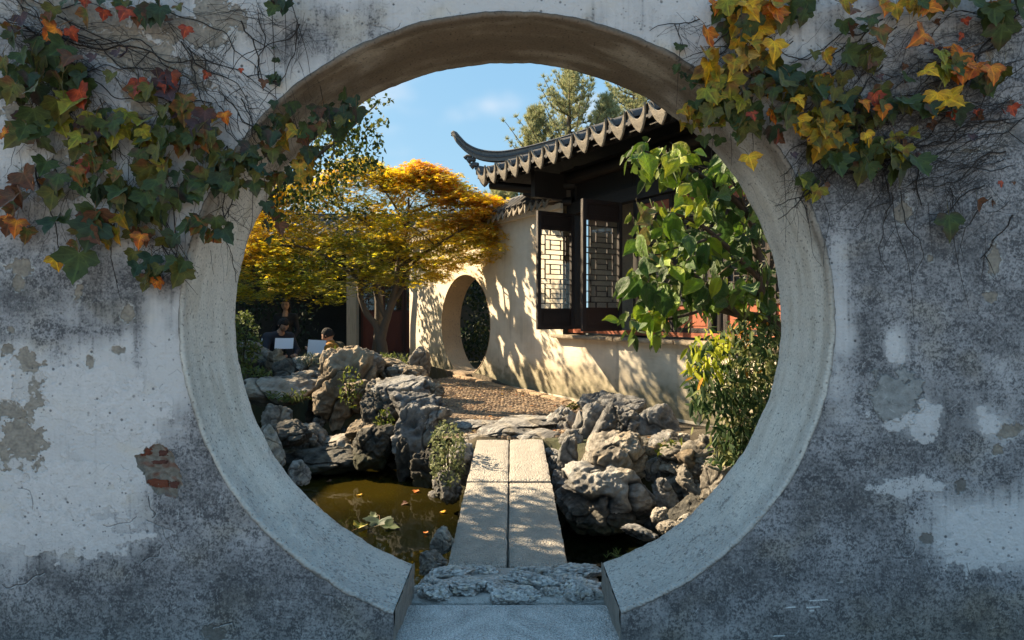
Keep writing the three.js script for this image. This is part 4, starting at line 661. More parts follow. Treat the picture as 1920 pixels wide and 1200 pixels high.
  // soffit, rafters and fascia
  part('soffit', sheet((u, v) => { const e = lerp(EV - 0.03, -0.14, v), s = lerp(CS + 0.06 + (EV - e) * 0.35, SE, u); return [s, roofY(e) - 0.06 + lift(s, e) * 0.9, e]; }, 4, 16, 0.02), darkWood, roof);
  part('fascia', sheet((u, v) => { const s = lerp(CS + 0.03, SE, u); return [s, roofY(0.72) - 0.03 - v * 0.07 + lift(s, EV), EV - 0.03 + 0.0 * v]; }, 1, 20, 0.0), darkWood, roof);
  const rg = []; for (let s = 2.2; s < SE; s += 0.2) { const y0 = roofY(0.66), y1 = roofY(-0.1), b = box(0.055, 0.06, 0.86); b.rotateX(Math.atan2(y1 - y0, 0.76)); b.translate(s, (y0 + y1) / 2 - 0.11 + lift(s, 0.5) * 0.8, 0.28); rg.push(b); }
  rg.forEach((b) => part('rafter', b, darkWood, roof));
  const cb = new Tris().tube([V(3.12, 2.86, -0.15), V(2.6, 2.84, 0.25), V(2.1, 2.95, 0.62)], 0.075, 0.06, 8); cb.tube([V(3.12, 2.62, -0.1), V(2.75, 2.66, 0.1), V(2.5, 2.8, 0.3)], 0.06, 0.04, 8); part('corner_beam', cb.geo(false), darkWood, roof);
  part('gable_board', box(0.1, 0.34, 0.5, 2.98, 2.82, 0.2), darkWood, roof);
}
// ------------------------------------------------ the open hall at the back left, in deep shade
{
  const Z = 16.5, B = P(655, 664, Z), t = thing('garden_hall', 'shadowed open hall with red lattice doors and a pale pier behind the maple', 'building', [B.x, -1.02, -Z]); t.scale.setScalar(1.085);
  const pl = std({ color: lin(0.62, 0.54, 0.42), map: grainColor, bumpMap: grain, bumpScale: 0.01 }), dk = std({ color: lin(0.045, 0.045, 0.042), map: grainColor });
  part('pier', box(0.22, 2.9, 0.3, 0.11, 1.35, 0.1), pl, t);
  const dm = woodMat(0.06, 0.018, 0.013);
  for (let k = 0; k < 5; k++) { const c = casement(t, 0.50, 2.35, dm, woodMat(0.11, 0.026, 0.018), 0.12, 0.56); c.name = 'door_leaf'; c.position.set(0.27 + k * 0.52, 0.02, -0.05); }
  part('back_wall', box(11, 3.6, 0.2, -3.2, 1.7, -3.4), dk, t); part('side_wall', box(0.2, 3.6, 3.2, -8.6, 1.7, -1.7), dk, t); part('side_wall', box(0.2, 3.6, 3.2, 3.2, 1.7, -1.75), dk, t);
  part('terrace', box(12.4, 0.3, 4.2, 0, -0.15, 0), std({ color: lin(0.3, 0.28, 0.26), map: granite, bumpMap: graniteB, bumpScale: 0.01 }), t).position.set(-2.7, 0.0, -1.4);
  for (const x of [-8.3, -5.6, -2.9]) part('post', new THREE.CylinderGeometry(0.09, 0.1, 2.9, 12).translate(x, 1.4, 0.1), dm, t);
  part('beam', box(12.2, 0.3, 0.16, -2.7, 2.55, 0.1), darkWood, t);
  const roof = new THREE.Group(); roof.name = 'roof'; t.add(roof);
  const sl = new THREE.Shape(); sl.moveTo(0.9, 2.52); sl.lineTo(0.9, 2.62); sl.lineTo(-1.6, 3.42); sl.lineTo(-4.1, 2.62); sl.lineTo(-4.1, 2.52); sl.lineTo(-1.6, 3.28); sl.closePath();
  const rg = new THREE.ExtrudeGeometry(sl, { depth: 13, bevelEnabled: false }); rg.rotateY(-Math.PI / 2); rg.translate(4.2, 0, 0); rg.scale(1, 1, 1);
  part('roof_slab', rg, tileMat, roof); part('ridge', box(13, 0.22, 0.22, -2.3, 3.47, -1.6), tileMat, roof);
  const ct = halfTube(2.63, 0.075, 6); for (let x = -8.6; x < 4.1; x += 0.26) { const c = part('cover_tile', ct, tileMat, roof); c.position.set(x, 2.64, 0.93); c.rotation.x = 0.31; }
}
// low wall closing the courtyard on the left, in the shade of the trees
{
  const t = thing('courtyard_wall', 'high grey courtyard wall in deep shade at the far left', 'wall', [-8.4, -1.2, -9]);
  part('wall_body', box(0.3, 4.4, 14, 0, 2.2, 0), std({ color: lin(0.4, 0.38, 0.34), map: grainColor, bumpMap: grain, bumpScale: 0.01 }), t);
  part('coping', box(0.6, 0.2, 14.1, 0, 4.5, 0), tileMat, t);
}
// unseen wall added left of the gate to keep sun off its right reveal
{
  const t = thing('added_shade_wall', 'tall white wall added out of view to keep sun off the moon gate', 'wall', [-3.05, -1.2, -3.8]);
  part('wall_body', box(0.3, 5.4, 2.3, 0, 2.7, 0), std({ color: lin(0.6, 0.58, 0.53), map: grainColor, bumpMap: grain, bumpScale: 0.01 }), t);
  part('coping', box(0.62, 0.16, 2.5, 0, 5.48, 0), tileMat, t);
}
// ---------------------------------------------------------------- leaves
const vary = (r, c, a) => { const q = 1 + r.g() * a; return [c[0] * q, c[1] * q, c[2] * q]; };
// writes one leaf into T at point p with frame axes; kinds: star (maple), oval, lance
const _a = V(), _b = V(), _n = V();
function frame(r, dir, tilt) { _b.copy(dir).normalize(); _a.set(r.g(), r.g() * tilt, r.g()).cross(_b); if (_a.lengthSq() < 1e-5) _a.set(1, 0, 0); _a.normalize(); _n.crossVectors(_a, _b).normalize(); }
function putStar(T, r, p, s, c, nUp) {                                 // five-lobed leaf lying near a plane with normal nUp
  _n.copy(nUp); _a.set(r.g(), r.g(), r.g()).cross(_n).normalize(); _b.crossVectors(_n, _a);
  const base = T.v(p.x, p.y, p.z, c), ang = [-1.9, -0.95, 0, 0.95, 1.9], len = [0.62, 0.92, 1, 0.92, 0.62];
  ang.forEach((t, k) => { const L = s * len[k], at = (q, l, d) => T.v(p.x + (_a.x * Math.sin(q) + _b.x * Math.cos(q)) * l - _n.x * d, p.y + (_a.y * Math.sin(q) + _b.y * Math.cos(q)) * l - _n.y * d, p.z + (_a.z * Math.sin(q) + _b.z * Math.cos(q)) * l - _n.z * d, c); const l = at(t - 0.36, L * 0.5, 0), m = at(t, L, L * 0.18), q = at(t + 0.36, L * 0.5, 0); T.t(base, l, m); T.t(base, m, q); });
}
function putBlade(T, r, p, dir, L, w, c, fold = 0.25, droop = 0.2, c2) {       // oval or narrow leaf with a fold along its rib
  frame(r, dir, 1); const N = 4, e0 = [], e1 = [], md = [];
  for (let k = 0; k <= N; k++) { const t = k / N, ww = w * Math.pow(Math.sin(Math.PI * Math.min(1, t * 0.93 + 0.04)), 0.75) * (1 - t * 0.25), d = -droop * L * t * t, cc = c2 ? mix3(c, c2, t) : c; const at = (o, up) => T.v(p.x + _b.x * L * t + _a.x * o + _n.x * up, p.y + _b.y * L * t + _a.y * o + _n.y * up + d, p.z + _b.z * L * t + _a.z * o + _n.z * up, cc); md.push(at(0, 0)); e0.push(at(-ww, ww * fold)); e1.push(at(ww, ww * fold)); }
  for (let k = 0; k < N; k++) { T.q(md[k], md[k + 1], e0[k + 1], e0[k]); T.q(md[k], e1[k], e1[k + 1], md[k + 1]); }
}
const putSmall = (T, r, p, dir, L, w, c) => { frame(r, dir, 1); const at = (t, o, u) => T.v(p.x + _b.x * L * t + _a.x * o + _n.x * u, p.y + _b.y * L * t + _a.y * o + _n.y * u, p.z + _b.z * L * t + _a.z * o + _n.z * u, c); const a = at(0, 0, 0), b = at(0.45, -w, w * 0.3), d = at(1, 0, -w * 0.2), e = at(0.45, w, w * 0.3); T.t(a, d, b); T.t(a, e, d); };
const rdir = (r, up = 0) => V(r.g(), r.g() + up, r.g()).normalize();
// ---------------------------------------------------------------- the golden maple
{
  const r = rand(5), Zt = 11.0, base = P(718, 668, Zt), t = thing('maple_tree', 'spreading golden and orange maple with several stems above the left rockery', 'tree', base.toArray());
  const L = (px, py, dz = 0) => P(px, py, Zt + dz).sub(base), bark = [0.10, 0.075, 0.055], T = new Tris(), limbs = [];
  const limb = (pts, r0, r1) => { const q = smoothPts(pts.map((p) => L(...p)), 16); T.tube(q, r0, r1, 8, bark, 0.25); limbs.push(q); };
  limb([[718, 690], [716, 650], [712, 630]], 0.11, 0.085); limb([[714, 640], [706, 612], [686, 585], [676, 560], [668, 520, 0.2], [640, 480, 0.4]], 0.07, 0.02);
  limb([[714, 640], [724, 600], [736, 565], [744, 530], [748, 480], [764, 430, -0.2], [766, 370, -0.3]], 0.08, 0.018); limb([[726, 600], [712, 570], [700, 530, 0.3], [690, 490, 0.6], [660, 440, 0.9]], 0.05, 0.015); limb([[738, 565], [752, 545], [758, 520, 0.3], [790, 480, -0.2], [840, 450, -0.4]], 0.04, 0.012);
  limb([[746, 500], [800, 470, -0.4], [850, 440, -0.6], [885, 420, -0.8]], 0.035, 0.01); limb([[748, 480], [700, 430, 0.1], [640, 390, 0.5], [590, 370, 0.8]], 0.035, 0.01); limb([[668, 520, 0.2], [590, 470, 0.7], [520, 460, 1], [470, 480, 1.2]], 0.03, 0.01); limb([[764, 430, -0.2], [730, 370], [700, 335]], 0.025, 0.008); limb([[690, 490, 0.6], [600, 440, 1], [540, 420, 1.2]], 0.025, 0.008); limb([[766, 400], [820, 380, -0.3], [870, 370, -0.7]], 0.022, 0.008);
  for (let k = 0; k < 60; k++) { const q = r.pick(limbs.slice(1)), p = q[Math.floor(r.r(6, 16))], e = p.clone().add(V(r.g() * 0.6, r.r(-0.05, 0.35), r.g() * 0.6)), m = p.clone().lerp(e, 0.5).add(V(r.g() * 0.07, 0.05, r.g() * 0.07)); T.tube(smoothPts([p, m, e], 5), 0.012, 0.004, 4, bark); }
  part('trunk', T.geo(), barkMat, t);
  const C = new Tris(), top = (x) => 296 + Math.pow((x - 705) / 250, 2) * 92 + 14 * Math.sin(x * 0.045), bot = (x) => x < 520 ? 572 : x < 640 ? lerp(560, 585, (x - 520) / 120) : x < 700 ? 560 : x < 800 ? 545 : lerp(545, 480, (x - 800) / 130);
  // the crown is open in places: where these gaps line up with the sun, light falls through onto the plaster wall
  const un = toW(1, 0, 0).sub(H0), nn = toW(0, 0, 1).sub(H0), gap = (p) => { const w = p.clone().add(base).sub(H0), e = w.dot(nn), q = w.addScaledVector(SUN, -e / SUN.dot(nn)), s = q.dot(un), y = q.y; return s > 0.35 && s < 5 && e > 0.15 && n2(s * 2.6 + y * 1.5, y * 0.9 - s * 0.4 + 4) + 0.6 * n2(s * 8 + y * 4, y * 3 - s) > 0.2 && y < 2.0; };
  const GOLD = [0.84, 0.60, 0.022], AMBER = [0.72, 0.38, 0.02], ORANGE = [0.62, 0.23, 0.02], LIME = [0.60, 0.56, 0.03], GREEN = [0.22, 0.26, 0.03], OLIVE = [0.40, 0.33, 0.03];
  for (let k = 0; k < 760; k++) {
    const px = r.r(446, 918), a = top(px), b = bot(px), v = k % 4 === 0 ? r() * 0.12 : Math.pow(r(), 0.85), py = lerp(a + 10, b - 12, v), off = lerp(1.4, -0.98, clamp((px - 450) / 480)), half = 0.62 * Math.sqrt(clamp(1 - Math.pow((px - 690) / 265, 2), 0.08)) * (0.4 + 0.6 * v), dz = off + r.r(-half, half), c = L(px, py + Math.abs(dz - off) * 22 * (1 - v), dz), R = r.r(0.18, 0.36);
    const hot = (1 - v) * 0.66 + 0.36 * sst(720, 860, px) + r.g() * 0.16, pal = hot > 0.92 ? [ORANGE, AMBER, AMBER, GOLD] : hot > 0.72 ? [AMBER, GOLD, AMBER, OLIVE, GOLD] : hot > 0.3 ? [GOLD, GOLD, LIME, OLIVE, GOLD] : [GOLD, LIME, GREEN, OLIVE, LIME, GREEN], tx = r.g() * 0.3, tz = r.g() * 0.3, pc = r.pick(pal);
    const m = Math.round(92 * R / 0.3);
    for (let q = 0; q < m; q++) { const an = r() * 6.283, rr = Math.sqrt(r()) * R * (1 + 0.35 * Math.sin(an * 3 + k)), x = Math.cos(an) * rr, z = Math.sin(an) * rr, p = V(c.x + x, c.y + x * tx + z * tz - rr * rr * 0.5 + r.g() * 0.05, c.z + z); if (gap(p)) continue; putStar(C, r, p, r.r(0.042, 0.068), vary(r, r() < 0.6 ? pc : r.pick(pal), 0.25), V(r.g() * 0.5 + tx, 1, r.g() * 0.5 + tz).normalize()); }
  }
  part('crown', C.geo(), mapleM, t, 'stuff');
}
// ---------------------------------------------------------------- other garden trees
function cloudTree(name, label, base, stems, clumps, leaf, group) {
  const t = thing(name, label, 'tree', base.toArray(), group), T = new Tris();
  stems.forEach(([pts, r0, r1]) => T.tube(smoothPts(pts.map((p) => V(...p).sub(base)), 14), r0, r1, 8, [0.09, 0.075, 0.06], 0.2));
  part('trunk', T.geo(), barkMat, t); const C = new Tris(); clumps.forEach((c) => leaf(C, c, base)); part('crown', C.geo(), leafM, t, 'stuff'); return t;
}
const ovalClump = (seed, cols, L, dens) => { const r = rand(seed); return (C, [x, y, z, rx, ry, rz, f = 1], base) => { const n = Math.round(dens * f * Math.pow(rx * ry * rz, 0.667) * 10); for (let k = 0; k < n; k++) { const d = rdir(r), q = Math.pow(r(), 0.42), p = V(x + d.x * rx * q - base.x, y + d.y * ry * q - base.y, z + d.z * rz * q - base.z); putSmall(C, r, p, rdir(r, -0.5), r.r(0.7, 1.2) * L, L * 0.3, vary(r, r.pick(cols), 0.25)); } }; };
// tall tree beyond the left of the gate; only the tips of its branches reach into the opening
{
  const r = rand(44), base = V(-4.3, -1.1, -9.4), clumps = [];
  for (let k = 0; k < 44; k++) { const x = r.r(-5.2, -2.4); clumps.push([x, 1.9 + (-2.4 - x) * 0.78 + r.r(-0.5, 0.9), r.r(-10.9, -8.9), 0.42, 0.12, 0.26, 0.55]); }
  const tips = []; for (const [px, py, w] of [[660, 205, 34], [690, 240, 30], [705, 270, 24], [650, 255, 40], [680, 300, 34], [640, 310, 40], [600, 270, 44], [605, 325, 42], [560, 330, 44], [575, 290, 40], [700, 190, 22], [728, 186, 14], [545, 370, 36], [712, 225, 18], [510, 370, 36], [640, 215, 34], [620, 360, 36], [575, 370, 36], [520, 410, 30], [660, 330, 26], [700, 300, 20], [530, 320, 40], [610, 230, 36]]) { const c = P(px, py, 9.0 + r.g() * 0.3), k = w / 1200 * 9; tips.push([c.x, c.y, c.z, k, k * 0.8, k, 1.0]); }
  const stems = [[[[-4.3, -1.3, -9.4], [-4.2, 0.4, -9.3], [-4.0, 1.8, -9.2], [-3.9, 3.4, -9.3]], 0.15, 0.05], [[[-4.1, 1.2, -9.3], [-3.2, 1.9, -9.1], [-2.4, 2.5, -9.0], [-1.9, 2.95, -9.0]], 0.05, 0.008], [[[-4.0, 1.6, -9.2], [-3.2, 2.2, -9.1], [-2.5, 2.4, -9.0]], 0.05, 0.01]];
  cloudTree('leafy_tree', 'small-leaved green tree whose branch tips hang above the maple at the upper left', base, stems, [...clumps, ...tips], ovalClump(45, [[0.05, 0.075, 0.018], [0.09, 0.115, 0.022], [0.24, 0.22, 0.03], [0.035, 0.055, 0.015]], 0.085, 120));
}
// tree left of the pond, outside the view: its crown shades the near half of the bridge and the gate
{
  const r = rand(61), base = V(-4.4, -1.1, -5.2), clumps = [];
  for (let k = 0; k < 26; k++) clumps.push([r.r(-4.8, -2.7), r.r(1.7, 5.0), r.r(-5.0, -3.8), 0.46, 0.38, 0.42]);
  for (let k = 0; k < 17; k++) { const x = r.r(-4.6, -2.9), f = (-x - 3.5); clumps.push([x, r.r(1.2, 1.9) + f * 0.78, r.r(-6.1, -4.9) - f * 0.52, 0.34, 0.26, 0.34]); }
  cloudTree('leafy_tree', 'dense green tree on the left bank hidden behind the gate wall', base, [[[[-4.4, -1.3, -5.2], [-4.3, 0.3, -5.1], [-4.0, 1.8, -5.0], [-3.8, 3.6, -4.7]], 0.16, 0.04], [[[-4.2, 0.8, -5.1], [-3.6, 1.6, -5.5], [-3.1, 1.8, -5.8]], 0.05, 0.015]], clumps, ovalClump(62, [[0.05, 0.08, 0.02], [0.08, 0.11, 0.02]], 0.10, 66));
}
// darker tree standing behind the maple
{
  const r = rand(91), base = V(-3.0, -1.0, -14.0), clumps = [];
  for (let k = 0; k < 46; k++) { const p = P(r.r(455, 880), r.r(360, 500), 14.0 + r.g() * 0.3); clumps.push([p.x, p.y, p.z, 0.46, 0.34, 0.4, 0.9]); }
  cloudTree('leafy_tree', 'dark olive tree standing directly behind the maple', base, [[[[-3.0, -1.2, -14.0], [-2.9, 0.2, -14.0], [-3.1, 1.4, -14.0], [-3.0, 2.2, -14.0]], 0.12, 0.04]], clumps, ovalClump(92, [[0.05, 0.065, 0.018], [0.1, 0.09, 0.02], [0.035, 0.05, 0.016]], 0.11, 46));
}
// evergreens in the shaded far left corner
{
  const r = rand(71), base = V(-6.2, -1.0, -13.2), clumps = [];
  for (let k = 0; k < 26; k++) clumps.push([r.r(-7.6, -4.6), r.r(-1.0, 0.6), r.r(-14.4, -13.2), 0.5, 0.4, 0.4, 0.8]);
  cloudTree('evergreen_shrub', 'dark evergreen shrubs in the shade behind the people', base, [[[[-6.2, -1.2, -13.4], [-6.0, -0.2, -13.4], [-5.8, 0.6, -13.5]], 0.06, 0.02]], clumps, ovalClump(72, [[0.018, 0.035, 0.018], [0.03, 0.05, 0.024], [0.012, 0.026, 0.014]], 0.1, 34)).userData.category = 'shrub';
}
// shaded court beyond the far moon gate
{
  const r = rand(75), b = toW(-1.6, 0, -1.2), clumps = []; for (let k = 0; k < 50; k++) { const p = toW(r.r(-2.8, -0.3), r.r(0.1, 2.2), r.r(-1.7, -0.8)); clumps.push([p.x, p.y, p.z, 0.38, 0.35, 0.38, 1]); }
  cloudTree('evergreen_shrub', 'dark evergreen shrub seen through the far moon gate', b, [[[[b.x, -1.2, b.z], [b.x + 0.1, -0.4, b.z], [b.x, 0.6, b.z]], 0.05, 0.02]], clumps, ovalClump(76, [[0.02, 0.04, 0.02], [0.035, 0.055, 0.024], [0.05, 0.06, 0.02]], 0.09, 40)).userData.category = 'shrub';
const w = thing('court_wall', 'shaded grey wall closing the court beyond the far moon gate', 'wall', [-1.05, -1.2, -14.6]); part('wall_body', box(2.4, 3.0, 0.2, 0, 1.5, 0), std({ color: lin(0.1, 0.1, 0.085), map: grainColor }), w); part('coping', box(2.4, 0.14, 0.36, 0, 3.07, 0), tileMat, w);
}
// garden trees behind the hall, seen lit through its windows
{
  const r = rand(81), base = V(7.6, -1.1, -13.5), clumps = [];
  for (let k = 0; k < 40; k++) clumps.push([r.r(5.2, 10), r.r(-1.0, 3.0), r.r(-15.5, -11.5), 0.6, 0.5, 0.6, 0.7]);
  cloudTree('leafy_tree', 'bushy green tree behind the tiled hall, glimpsed through its windows', base, [[[[7.6, -1.3, -13.5], [7.5, 0.6, -13.4], [7.7, 2.4, -13.5]], 0.14, 0.05]], clumps, ovalClump(82, [[0.16, 0.17, 0.06], [0.1, 0.12, 0.04], [0.26, 0.25, 0.1]], 0.13, 26));
}
// pines behind the roof
function pine(label, px, pyTop, Z, wpx, seed, bottom) {
  const r = rand(seed), top = P(px, pyTop, Z), base = V(top.x, -1.1, -Z), t = thing('pine_tree', label, 'tree', base.toArray(), undefined), Hh = top.y + 1.1, T = new Tris(), C = new Tris(), R = wpx / 1200 * Z;
  T.tube(smoothPts([V(0, -0.2, 0), V(0.1, Hh * 0.4, 0), V(-0.05, Hh * 0.8, 0), V(0, Hh - 0.1, 0)], 16), 0.16, 0.02, 7, [0.09, 0.075, 0.06], 0.2);
  const y0 = P(px, bottom, Z).y + 1.1;
  const cols = [[0.34, 0.37, 0.18], [0.46, 0.46, 0.24], [0.22, 0.26, 0.13], [0.55, 0.52, 0.28]];
  const tuft = (p, d, s) => { for (let k = 0; k < 15; k++) { const q = V(r.g(), r.g(), r.g()).multiplyScalar(0.8).add(d).normalize(), L = s * r.r(0.7, 1.15), w = V(r.g(), r.g(), r.g()).cross(q).normalize().multiplyScalar(0.0075), c = vary(r, r.pick(cols), 0.3), a = C.v(p.x - w.x, p.y - w.y, p.z - w.z, c), b = C.v(p.x + w.x, p.y + w.y, p.z + w.z, c), e = C.v(p.x + q.x * L, p.y + q.y * L, p.z + q.z * L, c); C.t(a, b, e); } };
  const n = Math.round((Hh - y0) / 0.07);
  for (let k = 0; k < n; k++) {
    const v = k / n, y = lerp(y0, Hh - 0.12, v), len = R * (0.16 + 0.84 * Math.pow(1 - v, 0.75)) * r.r(0.65, 1.1), an = r() * 6.283;
    for (let b = 0; b < 2; b++) { const a = an + b * 3.1 + r.g() * 0.5, e = V(Math.cos(a) * len, y + len * 0.55 + 0.1, Math.sin(a) * len), pts = smoothPts([V(0, y, 0), V(Math.cos(a) * len * 0.55, y + len * 0.12, Math.sin(a) * len * 0.55), e], 9); T.tube(pts, 0.022, 0.006, 4, [0.1, 0.08, 0.06]);
      for (let q = 2; q <= 9; q++) for (let s = 0; s < 4; s++) { const o = q < 9 ? V(r.g(), r.g() * 0.6 + 0.1, r.g()).multiplyScalar(0.12) : V(r.g() * 0.05, 0, r.g() * 0.05); tuft(pts[q].clone().add(o), V(Math.cos(a) * 0.2, 0.7, Math.sin(a) * 0.2), r.r(0.09, 0.15)); } }
  }
  for (let s = 0; s < 6; s++) tuft(V(r.g() * 0.03, Hh - s * 0.06, r.g() * 0.03), V(0, 1, 0), 0.14);
  part('trunk', T.geo(), barkMat, t); part('crown', C.geo(), leafMat({ transmission: 0.45, roughness: 0.8 }), t, 'stuff');
}
pine('tall pale green pine rising above the middle of the tiled roof', 1070, 134, 17, 122, 201, 330);
pine('pale pine right of the tall one, partly behind the gate arch', 1190, 140, 18, 112, 202, 300);
pine('slim young pine between the two larger pines', 1138, 178, 16.5, 34, 203, 290);
pine('low pine seen under the roof corner above the wall coping', 945, 352, 18.5, 60, 204, 420);
pine('slim pine at the left edge of the tall pine', 1004, 200, 17.5, 34, 205, 320);
// ---------------------------------------------------------------- large-leaved shrub tree on the right
const broadVeins = tex(256, 256, (i, j) => { const u = Math.abs(i / 128 - 1), t = j / 256, s = ((t * 9 - u * 2.4) % 1 + 1) % 1, side = sst(0.10, 0.0, Math.min(s, 1 - s)) * (1 - u), mid = sst(0.06, 0.02, u), n = n2(i / 30, j / 30) * 0.2 + n2(i / 9, j / 9) * 0.12, spot = n2(i / 17 + 50, j / 17) > 0.58 ? 1 : 0, edge = sst(0.8, 1.0, u + n * 0.6) * 0.35; const k = 0.96 + n + side * 0.2 + mid * 0.25; return [k * (1 - spot * 0.3) + edge * 0.2, k * (1 - spot * 0.5) - edge * 0.15, k * (1 - spot * 0.5)]; }, true);
const broadMat = leafMat({ map: broadVeins, bumpMap: broadVeins, bumpScale: 0.012, roughness: 0.7, transmission: 0.48, specularIntensity: 0.45 });
const broadLeaf = (() => {                                             // shared broad leaves, several shapes and tones, stalk at the origin, blade along -y
  const out = []; const tones = [[[0.10, 0.20, 0.022], [0.17, 0.29, 0.03]], [[0.21, 0.35, 0.025], [0.36, 0.47, 0.03]], [[0.06, 0.14, 0.036], [0.10, 0.19, 0.045]], [[0.04, 0.095, 0.022], [0.065, 0.13, 0.024]], [[0.34, 0.42, 0.03], [0.46, 0.48, 0.035]], [[0.12, 0.15, 0.03], [0.22, 0.15, 0.06]]];
  tones.forEach(([c0, c1], ti) => { for (let v = 0; v < 3; v++) {
    const r = rand(500 + ti * 7 + v), T = new Tris(), NL = 9, NW = 6, rows = [], wid = r.r(0.27, 0.36), droop = r.r(0.1, 0.5), fold = r.r(0.12, 0.34), twist = r.g() * 0.3;
    for (let j = 0; j <= NL; j++) { const t = j / NL, w = wid * Math.pow(Math.sin(Math.PI * Math.pow(t * 0.97 + 0.015, 0.8)), 0.8) * (t > 0.62 ? 1 - Math.pow((t - 0.62) / 0.38, 1.3) * 0.62 : 1), row = []; for (let i = 0; i <= NW; i++) { const u = i / NW * 2 - 1, vein = 0.016 * Math.sin((t * 8 - Math.abs(u) * 2.2) * 6.28), x = u * w * (1 + 0.03 * Math.sin(t * 31)), z = Math.abs(u) * w * fold + vein * Math.abs(u) * (1 - Math.abs(u)) * 2.2 - droop * t * t * 0.55 + twist * u * t * 0.15 + 0.03 * Math.sin(t * 5 + u * 3 + v); const m = sst(0.2, 1, Math.abs(u)) * 0.6 + t * 0.4, c = mix3(c0, c1, clamp(m + r.g() * 0.08)), rib = Math.abs(u) < 0.1 ? 1.35 : 1; row.push(T.v(x, -t, z, c.map((q) => q * rib), u * 0.5 + 0.5, t)); } rows.push(row); }
    for (let j = 0; j < NL; j++) for (let i = 0; i < NW; i++) T.q(rows[j][i], rows[j + 1][i], rows[j + 1][i + 1], rows[j][i + 1]);
    T.tube([V(0, 0.2, 0.05), V(0, 0.1, 0.01), V(0, -0.02, 0)], 0.012, 0.012, 4, [0.12, 0.1, 0.03]); out.push(T.geo());
  } }); return (tone, r) => out[tone * 3 + Math.floor(r() * 3)];
})();
function hang(m, p, size, r, face, spread) { m.position.copy(p); m.scale.set(size * r.r(0.85, 1.1), size, size); m.rotation.set(r.g() * spread + face[0], r.g() * spread * 1.4 + face[1], r.g() * spread + face[2]); return m; }
